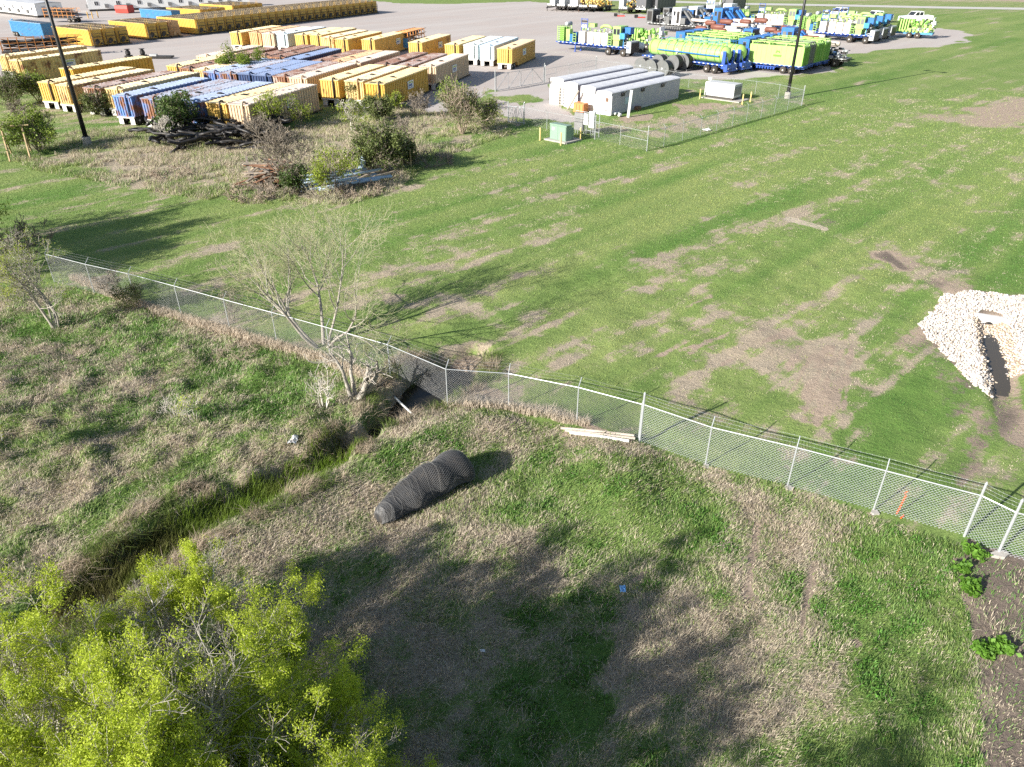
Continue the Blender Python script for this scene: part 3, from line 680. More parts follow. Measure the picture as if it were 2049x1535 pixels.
tree('bare_bush','leafless thin bush against the far side of the wire fence','bush',px=(468,645),H=1.9,stems=7,levels=3,spread=.5,r0=.02,kids=(7,6),bk=B_GREY,minr=.008)
tree('bare_bush','grey leafless bramble behind the fence below the lawn shadow','bush',px=(225,590),H=1.5,stems=8,levels=3,spread=.7,r0=.02,kids=(7,6),bk=B_GREY,minr=.01)
tree('sapling','small sapling with yellow green tips in the rough grass','sapling',px=(388,842),H=1.5,stems=5,levels=3,spread=.35,r0=.018,kids=(6,5),bk=B_PALE,lf=YG,per=7,size=.055,lspread=.05,keep=.6,minr=.006)
tree('sapling','leafless pale sapling beside the yellow tipped sapling','sapling',px=(352,838),H=1.3,stems=5,levels=3,spread=.4,r0=.016,kids=(6,5),bk=B_PALE,minr=.006)
# --- the big bare tree behind the fence, and the gnarled dead one before it
tree('bare_tree','large nearly bare tree with yellow green twigs behind the wire fence','tree',px=(645,693),H=7.3,stems=5,levels=4,spread=.85,lean=(-.06,0),r0=.10,kids=(8,9,9),lenf=(.62,.55,.5),bk=B_MID,bk2=B_TWIG,lf=[(.30,.33,.05),(.48,.48,.10)],per=2,size=.05,lspread=.04,keep=.5,minr=.0045,wig=.13,up=.22,base_r=.25)
tree('dead_tree','gnarled grey dead tree with broken limbs in front of the wire fence','tree',px=(712,795),H=3.9,stems=4,levels=3,spread=.38,r0=.15,kids=(5,5),lenf=(.5,.4),bk=B_MID,minr=.015,wig=.25,up=.1,base_r=.16)
tree('sapling','leafless forked sapling at the ditch end of the fence','sapling',px=(648,818),H=2.3,stems=4,levels=3,spread=.28,r0=.035,kids=(5,5),bk=B_PALE,minr=.008)
tree('shrub','tuft of green regrowth behind the dead tree','shrub',px=(728,712),H=1.2,stems=6,levels=3,spread=.5,r0=.015,kids=(5,5),bk=B_YEL,lf=MG,per=8,size=.06,lspread=.08,minr=.006)
# --- dry brush heaps in the rough
for i,(q,lab,H) in enumerate([((110,735),'heap of grey dry brush in the rough grass below the young tree',.9),((60,720),'dark dry brush heap at the left edge',.9),((150,790),'low grey brush heap below the larger heap',.7),((290,790),'purple grey bramble heap between green grass patches',.8),((255,735),'small grey brush heap uphill in the rough grass',.55),((640,900),'straw coloured brush mound at the ditch bend',.8),((690,870),'tawny fallen brush mat hanging over the ditch',.7),((770,810),'tangled dead grass mound beside the water hole',.8),((475,705),'round dry tussock beside the fence-line grass',.7)]):
    tree('brush_heap',lab,'brush heap',px=q,H=H,stems=34,levels=2,spread=1.6,r0=.010,kids=(9,),lenf=(.6,),bk=B_DRY if i>4 else B_GREY,minr=.006,up=-.25,wig=.3,base_r=.55,trunk='twigs')
for i,(q,lab,H) in enumerate([((560,385),'grey dry weeds in front of the pallet pile',1.3),((505,392),'dry brown weeds at the lawn edge of the pallet pile',1.2),((660,390),'dry grey weeds in front of the pale blue pipes',1.1),((720,385),'dark dry weed bank right of the pale blue pipes',1.1),((865,325),'straw weed tuft at the edge of the dark shade',1.3),((345,350),'dry weed bank below the hose heap',.9)]):
    tree('brush_heap',lab,'brush heap',px=q,H=H,stems=40,levels=2,spread=1.3,r0=.02,kids=(9,),lenf=(.6,),bk=B_DRY if i%2 else B_GREY,minr=.018,up=-.05,wig=.25,base_r=1.2,trunk='twigs')
# --- shrubs of the scrap yard
def yshrub(lab,px,H,lf,spread=.55,stems=7,bk=B_GREY,kids=(7,6),keep=1,size=.2,per=16,ls=.22,kind='shrub',cat='shrub',leafmat=None,**k):
    return tree(kind,lab,cat,px=px,H=H,stems=stems,levels=3,spread=spread,r0=.05,kids=kids,lenf=(.55,.5),bk=bk,lf=lf,per=per,size=size,lspread=ls,keep=keep,minr=.02,leafmat=leafmat or LEAFD,lv=0 if kind=='shrub' else 2,tipbias=.05 if kind=='shrub' else .3,gap=.40,**k)
yshrub('tall leafy green shrub beside the yellow timber frames',(82,303),3.8,MG,stems=12,per=26,spread=.65)
yshrub('dark green hedge-like shrub at the left edge before the yellow tanks',(28,212),3.8,OL,stems=12,spread=.7,per=26)
yshrub('green shrub rising over the corner of the left yellow tanks',(80,205),4.0,MG,stems=9,per=22)
yshrub('narrow dark green shrub against the rusty white tank',(207,232),3.0,OL,stems=7,spread=.4,per=22)
yshrub('dark green juniper in front of the blue tanks',(362,275),4.3,DG,stems=10,spread=.55,per=34,size=.24)
yshrub('yellow green tree in front of the tan tank with the sign',(548,262),4.2,YT,stems=5,spread=.4,per=24,kind='young_tree',cat='tree',leafmat=LEAFM)
yshrub('smaller yellow green tree by the shaded tan tank side',(600,258),3.2,YT,stems=4,spread=.35,per=16,kind='young_tree',cat='tree',leafmat=LEAFM)
yshrub('thin yellow green tree with white stems in the open weeds',(706,262),3.5,YT,stems=4,spread=.38,bk=B_PALE,per=14,keep=.85,kind='young_tree',cat='tree',leafmat=LEAFM)
yshrub('round dark green shrub before the yellow tank with the white sign',(758,242),2.7,OL,stems=9,spread=.6,per=26)
yshrub('dark green sapling between two yellow tanks',(716,212),3.2,OL,stems=4,spread=.25,per=18)
yshrub('small yellow green bush at the shaded corner of the yellow tank',(795,222),2.4,YT,stems=4,spread=.3,per=14,leafmat=LEAFM)
yshrub('bright green round tree growing among the tank roofs',(478,172),5.0,MG,stems=8,spread=.6,per=34,size=.25,kind='young_tree',cat='tree',leafmat=LEAFM)
yshrub('large half bare bush with green tips by the enclosure gate',(925,268),5.0,OL,stems=16,spread=.55,per=9,size=.18,keep=.8,bk=B_DRY)
yshrub('yellow green side bush of the large half bare bush',(972,262),3.6,YT,stems=8,spread=.5,per=13,size=.16,keep=.85,leafmat=LEAFM)
yshrub('green bush low behind the large half bare bush',(905,225),3.8,MG,stems=7,spread=.5,per=16,size=.18)
yshrub('wide olive juniper beside the pale blue pipes',(765,345),4.0,OL,stems=12,spread=.75,per=28,size=.22)
yshrub('smaller olive juniper right of the wide one',(805,330),2.6,OL,stems=8,spread=.6,per=22,size=.2,bk=B_DARK)
yshrub('bright yellow green tree over the pale blue pipes',(668,385),3.5,YT,stems=5,spread=.55,per=26,size=.17,kind='young_tree',cat='tree',leafmat=LEAFM)
yshrub('dark green bush at the foot of the grey bare bush',(597,385),2.0,DG,stems=6,spread=.3,per=20,size=.16)
for lab,px,H,sp,st in [('big tangled grey leafless bush over the pallet pile',(568,370),5.2,.45,14),('leafless grey bush beside the hose heap',(520,290),3.2,.6,10),('leafless grey tree left of the enclosure gate bush',(815,305),3.8,.4,5),('slim leafless white sapling left of the hose heap',(333,288),3.2,.3,3),('fine grey leafless bush in the upper weeds',(838,235),3.0,.7,10),('grey leafless twigs at the far left below the green hedge',(40,238),2.2,.8,8)]:
    tree('bare_bush',lab,'bush',px=px,H=H,stems=st,levels=4,spread=sp,r0=.05,kids=(5,6,5),bk=B_GREY if 'white' not in lab else B_PALE,minr=.016)
# --- broad leaved plants on the bare soil at the right edge
for i,(q,lab) in enumerate([((1950,1110),'broad leaved green plant beside the concrete lump at the fence foot'),((1940,1180),'large broad leaved green plant on the dark soil strip'),((1925,1140),'small broad leaved plant at the lawn edge of the soil strip'),((2000,1300),'wide broad leaved plant on the soil strip near the right edge'),((1965,1305),'low broad leaved plant left of the wide one')]):
    tree('broad_leaf_weed',lab,'weed',px=q,H=.42 if i!=2 else .3,stems=9,levels=2,spread=1.2,r0=.008,base_r=.02,kids=(5,),lenf=(.5,),bk=B_YEL,lf=[(.12,.27,.03),(.24,.42,.07)],per=12,size=.15,lspread=.06,minr=.004,lv=0,asp=1.3,crown='leaves',trunk='stems',leafmat=LEAFM)
# ================================================================ STEEL STORAGE TANKS ON WHEELS
TH=3.1; TW=2.45; TL=13.3
def colset(key,col,roof,rust=0.0,rr=0.0,rc=(.15,.065,.032)):
    return dict(body=paint('tank_paint_'+key,col,rough=.5,var=.12,rust=rust,rustcol=rc,dirt=.16),roof=paint('tank_roof_'+key,roof,rough=.42,var=.15,rust=rr,rustcol=(.12,.06,.042),streak=False,dirt=.2),key=key)
TC={'yellow':colset('yellow',(.68,.43,.10),(.66,.53,.30),.32,.28),
 'deepyellow':colset('deepyellow',(.66,.39,.06),(.62,.50,.28),.3,.3),
 'faryellow':colset('faryellow',(.66,.40,.07),(.47,.36,.21),.14,.4),
 'paleyellow':colset('paleyellow',(.68,.50,.21),(.66,.55,.36),.42,.36),
 'tan':colset('tan',(.62,.46,.30),(.50,.42,.36),.14,.3),
 'peach':colset('peach',(.62,.36,.16),(.52,.34,.2),.22,.4),
 'rust':colset('rust',(.42,.22,.11),(.30,.24,.22),.6,.62),
 'rustwhite':colset('rustwhite',(.5,.42,.36),(.31,.26,.25),.62,.5),
 'blue':colset('blue',(.10,.22,.50),(.27,.33,.46),.48,.16),
 'steelblue':colset('steelblue',(.12,.22,.46),(.27,.30,.38),.6,.42),
 'navy':colset('navy',(.02,.05,.14),(.16,.22,.36),.2,.25),
 'skyblue':colset('skyblue',(.05,.22,.42),(.25,.30,.36),.3,.3),
 'white':colset('white',(.62,.68,.66),(.52,.56,.56),.1,.1),
 'paleblue':colset('paleblue',(.52,.64,.72),(.46,.55,.64),.06,.05),
 'grey':colset('grey',(.45,.52,.54),(.44,.50,.54),.15,.2),
 'orange':colset('orange',(.66,.40,.10),(.58,.42,.27),.1,.1)}
M_TYRE=paint('tyre_rubber',(.022,.021,.02),rough=.85,var=.3,dirt=.35); M_DARK=paint('dark_steel',(.05,.045,.04),rough=.6,rust=.3); M_BLACK=paint('black_steel',(.018,.018,.019),rough=.5,var=.3)
M_FLAP=paint('mud_flap_white',(.62,.6,.56),rough=.7,dirt=.4); M_HUB=paint('wheel_hub',(.5,.48,.44),rough=.5,dirt=.4); M_SIGN=paint('sign_white',(.74,.74,.70),rough=.5,var=.06,dirt=.15); M_SBLUE=paint('sign_blue',(.04,.09,.3),rough=.5); M_SGRN=paint('sign_yellow_green',(.42,.5,.08),rough=.5)
M_GALV=paint('galvanised_steel',(.56,.57,.57),rough=.38,var=.15,metal=.35,dirt=.1); M_YPIPE=paint('yellow_pipe',(.6,.36,.06),rough=.5,rust=.3); M_TIMBER=paint('timber',(.42,.31,.17),rough=.85,var=.3)
_TP={}
def wheel_mesh():
    if 'w' in _TP: return _TP['w']
    t=MB().use(M_TYRE).lathe([(.30,-.14),(.46,-.14),(.5,-.09),(.5,.09),(.46,.14),(.30,.14)],'x',n=20).mesh('tyre',True)
    h=MB().use(M_HUB).lathe([(.02,-.155),(.12,-.155),(.14,-.10),(.27,-.11),(.30,-.14),(.30,.14),(.27,.11),(.14,.10),(.12,.155),(.02,.155)],'x',n=14).mesh('hub')
    _TP['w']=(t,h); return _TP['w']
def wheel(parent,x,y,z=.5,s=1.0,name='wheel'):
    t,h=wheel_mesh(); o=bpy.data.objects.new(name,t); COL.objects.link(o); o.parent=parent; o.location=(x,y,z); o.scale=(s*1.6,s,s)
    r=bpy.data.objects.new('hub',h); COL.objects.link(r); r.parent=o; return o
def tank_meshes(key,front):
    if key in _TP: return _TP[key]
    c=TC[key]; W=TW/2; b=MB().use(c['body'])
    b.prism([(0,.95),(2.7,.95),(3.3,.28),(TL,.28),(TL,TH-.06),(0,TH-.06)],-W,W,'x')
    for s in(-1,1):
        y=.55
        while y<TL-.2:
            z0=.98 if y<3.35 else .3
            b.box((s*(W+.03),y,(z0+TH-.1)/2),(.07,.16,TH-.1-z0)); y+=.52
        b.box((s*(W+.035),TL/2,TH-.10),(.09,TL,.10)); 
    for x in (-1.0,-.62,-.28,.08,.95): b.box((x,-.035,(1.0+TH-.1)/2),(.13,.08,TH-1.1))
    b.box((0,-.04,TH-.1),(TW,.1,.1)); b.box((0,-.04,1.0),(TW+.06,.12,.12))
    body=b.mesh('tank_body')
    r=MB().use(c['roof']); r.bx(-W-.06,W+.06,-.05,TL+.05,TH-.058,TH)
    y=.6
    while y<TL-.2: r.box((0,y,TH+.03),(TW-.15,.14,.07)); y+=.62
    roof=r.mesh('tank_roof')
    p=MB().use(M_DARK if key in('yellow','rust','deepyellow') else c['body']); p.path([(.55,-.12,1.05),(.55,-.14,TH-.1),(.55,-.05,TH+.13),(.55,.18,TH+.2),(.55,.45,TH+.12),(.55,.5,TH)],.10,8); pipe=p.mesh('pipe',True)
    h=MB().use(M_DARK); h.lathe([(.32,TH),(.32,TH+.14),(.1,TH+.2)],'z',(.2,4.6,0),12); hatch=h.mesh('hatch')
    bm=MB().use(M_FLAP); bm.box((0,-.14,.86),(TW-.1,.14,.13)); bump=bm.mesh('bumper')
    fl=MB().use(M_FLAP); fl.box((0,-.1,.44),(.62,.03,.66)); flap=fl.mesh('flap')
    e=MB().use(M_DARK if key=='faryellow' else c['body']); e.lathe([(.42,TL),(.42,TL+.1),(.3,TL+.13)],'y',(-.1,0,1.0),14)
    for q in (-.95,.95): e.box((q,TL+.45,1.35),(.09,.09,2.2))
    e.box((0,TL+.45,2.4),(1.95,.07,.07)); e.box((0,TL+.45,1.3),(1.95,.07,.07)); e.box((0,TL+.3,1.75),(1.9,.6,.05))
    e.box((.3,TL+.2,.75),(.5,.4,.6)); e.box((-.7,TL+.25,.6),(.25,.5,.25)); mani=e.mesh('end_frame')
    l=MB().use(c['body'])
    for q in (.55,.98): l.tube((q,TL+.12,.4),(q,TL+.12,TH+.75),.035,6)
    for k in range(9): l.tube((.55,TL+.12,.6+k*.3),(.98,TL+.12,.6+k*.3),.022,5)
    lad=l.mesh('ladder')
    sk=MB().use(M_DARK); sk.box((0,TL+.15,.13),(TW-.1,1.3,.22)); sk.bx(-W+.1,W-.1,3.4,TL,.02,.27); skid=sk.mesh('skid')
    pa=MB().use(c['body']); pa.lathe([(.2,1.0),(.5,1.02),(.5,TH-.08),(.2,TH-.05)],'z',(W-.36,-.12,0),14) if front else None
    _TP[key]=dict(body=body,roof=roof,pipe=pipe,hatch=hatch,bump=bump,flap=flap,mani=mani,lad=lad,skid=skid); return _TP[key]
def part(name,me,parent,loc=(0,0,0),rz=0):
    o=bpy.data.objects.new(name,me); COL.objects.link(o); o.parent=parent; o.location=loc; o.rotation_euler=(0,0,rz); return o
_SG={}
def sign_on(t,x,y,z,s=1,side=1):
    if 'p' not in _SG:
        _SG['p']=MB().use(M_SIGN).box((0,0,0),(.03,1.75,.95)).mesh('sign_panel')
        a=MB().use(M_SBLUE); yy=-.62
        for wd in (.22,.16,.16,.16,.2): a.box((.02,yy+wd/2,-.05),(.012,wd*.8,.26)); yy+=wd+.03
        for k in range(9): a.box((.02,-.6+k*.14,-.3),(.012,.09,.07))
        _SG['l']=a.mesh('lettering'); _SG['g']=MB().use(M_SGRN).prism([(-.7,.12),(-.45,.36),(.62,.3),(.7,.1),(.2,.2),(-.3,.18)],.017,.026,'x').mesh('emblem')
    p=part('sign_panel',_SG['p'],t,(x,y,z),0 if side>0 else math.pi); part('lettering',_SG['l'],p); part('emblem',_SG['g'],p); return p
def tank(key,label,corner=None,az=18.0,world=None,group=None,full=True,sign=None,wheels=True,ends=False):
    """corner = photo pixel of the roof corner nearest on the right; az = way the tank runs from its wheels"""
    m=tank_meshes(key,False); d=AZ(az); rt=AZ(az+90)
    if world is None:
        c=GZ(corner[0],corner[1],TH); p=Vector((c.x,c.y,0))-rt*(TW/2)
    else: p=Vector((world[0],world[1],0))
    t=thing('storage_tank',label,'tank',(p.x,p.y,max(0,hz(p.x,p.y))),rz_of(d),group)
    part('body',m['body'],t); part('roof',m['roof'],t); part('hatch',m['hatch'],t); part('skid',m['skid'],t)
    if full:
        part('vent_pipe',m['pipe'],t); part('bumper',m['bump'],t)
        for s in(-1,1):
            part('mud_flap',m['flap'],t,(s*.78,0,0))
            for y in(.55,1.65): wheel(t,s*.92,y)
    if ends: part('end_frame',m['mani'],t); part('ladder',m['lad'],t)
    if sign: sign_on(t,TW/2+.085 if sign[1]>0 else -TW/2-.085,sign[0],1.95,side=sign[1])
    return t
Z1=lambda x,y:(50+x*.14641,120+y*.14641)
Z2=lambda x,y:(340+x*.15617,120+y*.15617)
Z3=lambda x,y:(440+x*.15617,30+y*.15617)
Z4=lambda x,y:(700+x*.19522,50+y*.19522)
Z5=lambda x,y:(x*.14641,y*.14641)
Z6=lambda x,y:(250+x*.26842,y*.26842)
def row(items,az,group,anchor=-1,minp=2.62,extra=None):
    """roof corners from the photo, spaced so that neighbours never overlap"""
    rt=AZ(az+90); pos=[]
    for it in items:
        c=GZ(it[1][0],it[1][1],TH); p=Vector((c.x,c.y,0))-rt*(TW/2); pos.append([p.dot(rt),p.dot(AZ(az)),it])
    k=len(pos)+anchor if anchor<0 else anchor
    for i in range(k-1,-1,-1): pos[i][0]=min(pos[i][0],pos[i+1][0]-minp)
    for i in range(k+1,len(pos)): pos[i][0]=max(pos[i][0],pos[i-1][0]+minp)
    for u,v,it in pos:
        p=rt*u+AZ(az)*v; tank(it[0],it[2],world=(p.x,p.y),az=az,group=group,sign=it[3] if len(it)>3 else None)
GA='tanks parked at the edge of the weeds'
row([('yellow',Z1(390,312),'yellow tank with dark front pipe, leftmost of the row at the weeds'),
 ('paleyellow',Z1(640,350),'pale yellow tank directly behind the left lamp post'),
 ('rustwhite',Z1(1020,385),'rusty tank with white patches left of the blue tanks'),
 ('paleyellow',Z1(1330,400),'dull yellow tank squeezed between the rusty tank and the blue tanks'),
 ('blue',Z1(1440,500),'blue tank with rusty left edge, leftmost of the four blue tanks at the weeds'),
 ('steelblue',Z1(1830,535),'blue tank with dull ribbed roof, second of the four blue tanks'),
 ('steelblue',Z2(180,535),'blue tank with dark roof behind the juniper, third of the four blue tanks'),
 ('blue',Z2(385,540),'blue tank with pale shiny roof beside the yellow tank, last of the four blue tanks'),
 ('yellow',Z2(715,560),'bright yellow tank with a round front column between blue and tan tanks'),
 ('tan',Z2(1000,575),'tan tank with white sign on its shaded side, nearest to the weeds',(7.6,1))],18.5,GA)
GB='tanks in the second row'
row([('yellow',Z2(150,80),'yellow tank with arched pipe at the left end of the second row, above blue roofs'),
 ('rust',Z2(400,115),'red brown rusty tank second from the left end of the second row'),
 ('paleyellow',Z2(560,130),'pale yellow tank left of the round green tree among the roofs'),
 ('blue',Z2(700,165),'blue tank hidden behind the round green tree among the roofs'),
 ('steelblue',Z2(1010,185),'dull blue roofed tank right behind the round green tree'),
 ('navy',Z2(1180,190),'dark blue tank next to the deep shadow in the second row'),
 ('navy',Z2(1340,205),'dark blue tank with white front panels, right of the other dark blue one'),
 ('rustwhite',Z2(1580,215),'grey and rust tank between the dark blue and the cream tank'),
 ('tan',Z2(1750,232),'cream tank with white ribbed roof beside the two bright yellow tanks'),
 ('yellow',Z3(1510,835),'yellow tank with dark front pipe left of the pale fronted yellow tank'),
 ('paleyellow',Z3(1830,850),'pale fronted yellow tank behind the dark green sapling'),
 ('deepyellow',Z4(350,605),'yellow tank with white sign on its shaded side by the weed patch',(7.4,1))],17,GB)
GC='tanks in the middle row with rusty roofs'
row([('tan',Z3(-120,530),'tan roofed tank at the left end of the rusty roof row'),
 ('rust',Z3(90,560),'dark rusty roofed tank left of the round green tree top'),
 ('rust',Z3(640,520),'tank with orange brown roof left in the rusty roof row'),
 ('rust',Z3(830,540),'tank with mottled rust roof beside the blue grey roofed tank'),
 ('navy',Z3(990,575),'navy sided tank with blue grey roof in the rusty roof row'),
 ('rust',Z3(1375,600),'tank with dark red roof right of the navy sided tank'),
 ('peach',Z3(1590,605),'orange roofed tank in the rusty roof row'),
 ('tan',Z3(1800,615),'tank with cream ribbed roof in the rusty roof row'),
 ('rust',Z4(420,405),'tank with grey and rust mottled roof left of the large tan tank'),
 ('rustwhite',Z4(640,420),'mottled grey roofed tank touching the large tan tank'),
 ('tan',Z4(880,425),'large tan tank with white sign at the right end of the rusty roof row',(7.0,1))],16.5,GC)
GD='tanks in the back row of the tank park'
row([('yellow',Z3(265,225),'yellow tank at the far left end of the back row, black wheels showing'),
 ('peach',Z3(515,228),'peach orange tank with rusty side in the back row'),
 ('tan',Z3(690,240),'cream tank left of the grey tank in the back row'),
 ('grey',Z3(860,242),'pale grey tank with blue grey shaded side in the back row')],19,GD)
row([('yellow',Z3(1110,255),'yellow tank just right of the gap beside the pale grey tank'),
 ('yellow',Z3(1300,258),'yellow tank with bright front, second right of the gap in the back row'),
 ('paleyellow',Z3(1450,292),'cream roofed yellow tank third right of the gap in the back row'),
 ('yellow',Z3(1635,312),'yellow tank with long olive shaded side in the back row')],17.5,GD)
tank('yellow','yellow tank with a pale sign beside the blue flatbed with orange rack',corner=Z4(250,152),az=17,group=GD,sign=(9.5,1))
tank('yellow','bright yellow tank with dark pipe right of the blue flatbed',corner=Z4(738,182),az=17,group=GD,sign=(8,1))
row([('yellow',Z4(1115,203),'yellow tank left of the white fronted tank at the right end of the back row'),
 ('white',Z4(1310,207),'white fronted tank with white mud flaps in the back row'),
 ('paleblue',Z4(1478,216),'pale blue tank with two large white mud flaps'),
 ('orange',Z4(1662,245),'orange yellow tank at the right end of the back row',(6.6,1))],17.5,GD)
# left yard
GE='yellow tanks beside the left hedge'
row([('paleyellow',Z5(120,765),'yellow tank with curved front pipe, far one of the pair by the left edge'),
 ('paleyellow',Z5(285,830),'large dull yellow tank with a worn sign by the left edge behind the hedge',(7.5,1))],24,GE)
tank('deepyellow','low bright yellow tank behind the lamp post, above the pale yellow tank roofs',corner=Z5(985,945),az=24,group=GE)
# long far rows: their machinery ends face the yard
GF='long row of yellow tanks far across the yard'
A0=GZ(*Z6(520,145),TH); A1=GZ(*Z6(1905,4),TH); dirr=Vector((A1.x-A0.x,A1.y-A0.y,0)); LEN=dirr.length; dirr.normalize(); AZF=math.degrees(math.atan2(dirr.x,dirr.y))
nF=int(LEN/2.75)
for i in range(nF):
    p=Vector((A0.x,A0.y,0))+dirr*(TW/2+i*2.75)-AZ(AZF+95)*TL
    lab='yellow tank inside the long far row, its pipework end towards the yard'
    if i==0: lab='nearest tank of the long far row, its whole yellow ribbed side lit by the sun'
    if i==nF-1: lab='last tank of the long far row, bright yellow, farthest across the yard'
    tank('faryellow',lab,world=(p.x,p.y),az=AZF+95,group=GF if 0<i<nF-1 else 'end tanks of the long far row',full=False,ends=True)
def block(c0,n,az,labs,step=2.85,keys=None):
    c=GZ(c0[0],c0[1],TH)
    for i in range(n):
        p=Vector((c.x,c.y,0))+AZ(az-95)*(TW/2+i*step)-AZ(az)*TL
        tank(keys[i] if keys else 'faryellow',labs[i],world=(p.x,p.y),az=az,group='yellow tanks in the short far rows',full=False,ends=True,sign=(6.5,-1) if i==0 and labs[i].startswith('yellow tank with') else None)
block(Z5(1205,410),3,AZF+97,['yellow tank with white sign on its sunny side in the left far block','middle tank of the left far block of three','rear tank of the left far block of three'])
block((289,47.5),3,AZF+97,['yellow sunny sided tank at the near end of the second far block','middle yellow tank of the second far block','tan ended tank at the right of the second far block'],keys=['faryellow','faryellow','peach'])
c=GZ(*Z5(555,322),TH); p=Vector((c.x,c.y,0))+AZ(AZF+2)*1.2-AZ(AZF+97)*TL
tank('skyblue','blue and rust tank with white sign at the far left of the yard',world=(p.x,p.y),az=AZF+97,full=True,ends=False,sign=(9,-1),group='blue tanks far across the yard')
c=GZ(*Z6(345,82),TH); p=Vector((c.x,c.y,0))+AZ(AZF+2)*1.2-AZ(AZF+97)*TL
tank('skyblue','bright blue tank behind the long far row near the red box',world=(p.x,p.y),az=AZF+97,full=False,group='blue tanks far across the yard')
for i,(q,n) in enumerate([(Z6(560,72),3),(Z6(800,42),4)]):
    c=GZ(q[0],q[1],TH)
    for k in range(n):
        p=Vector((c.x,c.y,0))+AZ(AZF)*(1.2+k*2.8)-AZ(AZF+95)*TL
        tank('faryellow',['yellow tank in the cluster of three behind the long far row','yellow tank in the farthest cluster of four behind the long row'][i],world=(p.x,p.y),az=AZF+95,full=False,ends=True,group=['cluster of three far tanks','cluster of four farthest tanks'][i])
# --- racks, flatbeds and other goods between the tanks
M_ORANGE=paint('orange_frame',(.6,.24,.05),rough=.6,rust=.4); M_FBLUE=paint('flatbed_blue',(.06,.24,.44),rough=.5,rust=.15); M_RED=paint('red_box',(.55,.05,.035),rough=.5)
def rack_flatbed(label,px,az,L=9,bluedoor=True):
    p=P3(*px); t=thing('rack_flatbed',label,'flatbed',p,rz_of(AZ(az)))
    a=MB().use(M_DARK); a.bx(-1.2,1.2,0,L,.95,1.15); a.build('deck',t)
    if bluedoor: MB().use(M_FBLUE).bx(-1.25,1.25,-.12,0,.6,2.2).build('end_board',t)
    r=MB().use(M_ORANGE); y=.2
    while y<L:
        for x in(-1.15,1.15): r.box((x,y,2.2),(.1,.1,2.1))
        r.box((0,y,3.2),(2.3,.09,.09)); r.box((0,y,2.2),(2.3,.07,.07)); y+=1.3
    for x in(-1.15,1.15):
        for z in(1.7,2.5,3.2): r.box((x,L/2,z),(.08,L,.08))
    r.build('rack',t)
    g=MB().use(M_BLACK); q=random.Random(3)
    for k in range(22): g.tube((q.uniform(-1,1),q.uniform(.3,1),q.uniform(1.3,3)),(q.uniform(-1,1),q.uniform(L-2,L-.4),q.uniform(1.3,3)),.07,5)
    g.build('pipe_load',t)
    for s in(-1,1):
        for y in (L-2.2,L-1.0): wheel(t,s*.95,y)
    return t
rack_flatbed('blue ended flatbed with an orange pipe rack between two yellow tanks',Z4(540,268),17)
rack_flatbed('flatbed with rusty pipe rack beside the far left yellow tanks',(8,118),60,L=13,bluedoor=False)
rack_flatbed('orange framed rack of pipes in front of the grey cabin',(98,44),100,L=9,bluedoor=False)
def box_bin(label,px,mat,d,az=0,name='equipment_box',cat='box'):
    p=P3(*px); t=thing(name,label,cat,p,rz_of(AZ(az)))
    a=MB().use(mat); w,l,h=d; a.prism([(-w/2,.1),(w/2,.1),(w/2+.12,h*.55),(w/2,h),(-w/2,h),(-w/2-.12,h*.55)],-l/2,l/2,'y'); a.build('bin_body',t)
    b=MB().use(M_DARK); b.box((0,0,h+.03),(w*.9,l*.96,.05)); b.build('lid',t)
    return t
box_bin('red steel bin on the far yard beside the blue tank',(251,26),M_RED,(2.6,4.2,2.0),105)
for i,q in enumerate([(177,37),(186,37),(197,36)]):
    p=P3(*q); o=MB().use(M_YPIPE).lathe([(.12,0),(.12,1.5),(.05,1.62)],'z',(0,0,0),8).build('bollard'); o.location=p
    tag(o,['left','middle','right'][i]+' one of three yellow bollards before the white site cabins','bollard','bollards by the site cabins')
for i,(q,lab) in enumerate([((258,115),'small black pump standing on the yard left of its twin'),((287,114),'small black pump beside the flat dark skid'),((318,117),'flat dark skid lying on the yard')]):
    p=P3(*q); t=thing('pump' if i<2 else 'skid',lab,'pump' if i<2 else 'skid',p)
    a=MB().use(M_BLACK)
    if i<2: a.box((0,0,.2),(.9,1.3,.3)); a.build('base',t); MB().use(M_BLACK).lathe([(.3,.35),(.45,.6),(.4,1.0),(.2,1.2),(.5,1.3),(.5,1.36)],'z',n=10).build('pump_head',t)
    else: a.box((0,0,.3),(5,1.4,.25)); a.build('deck',t); MB().use(M_GALV).box((-.8,0,.55),(1.2,.8,.3)).build('motor',t)
# yellow timber frames at the left edge
p=P3(20,316); t=thing('timber_trestle','pale yellow timber A-frames standing at the left edge by the tall shrub','frame',p,rz_of(AZ(70)))
for k in range(3):
    f=MB().use(M_TIMBER); y=-1.8+k*1.7
    f.tube((-1.5,y,0),(.1,y+.2,2.9),.09,5); f.tube((1.6,y+.4,0),(0,y+.2,2.9),.09,5); f.tube((-.7,y,1.4),(.8,y+.3,1.4),.07,5); f.build('truss',t)
f=MB().use(M_TIMBER); f.tube((0,-2,2.85),(.1,2.4,2.85),.08,5); f.build('ridge_beam',t)
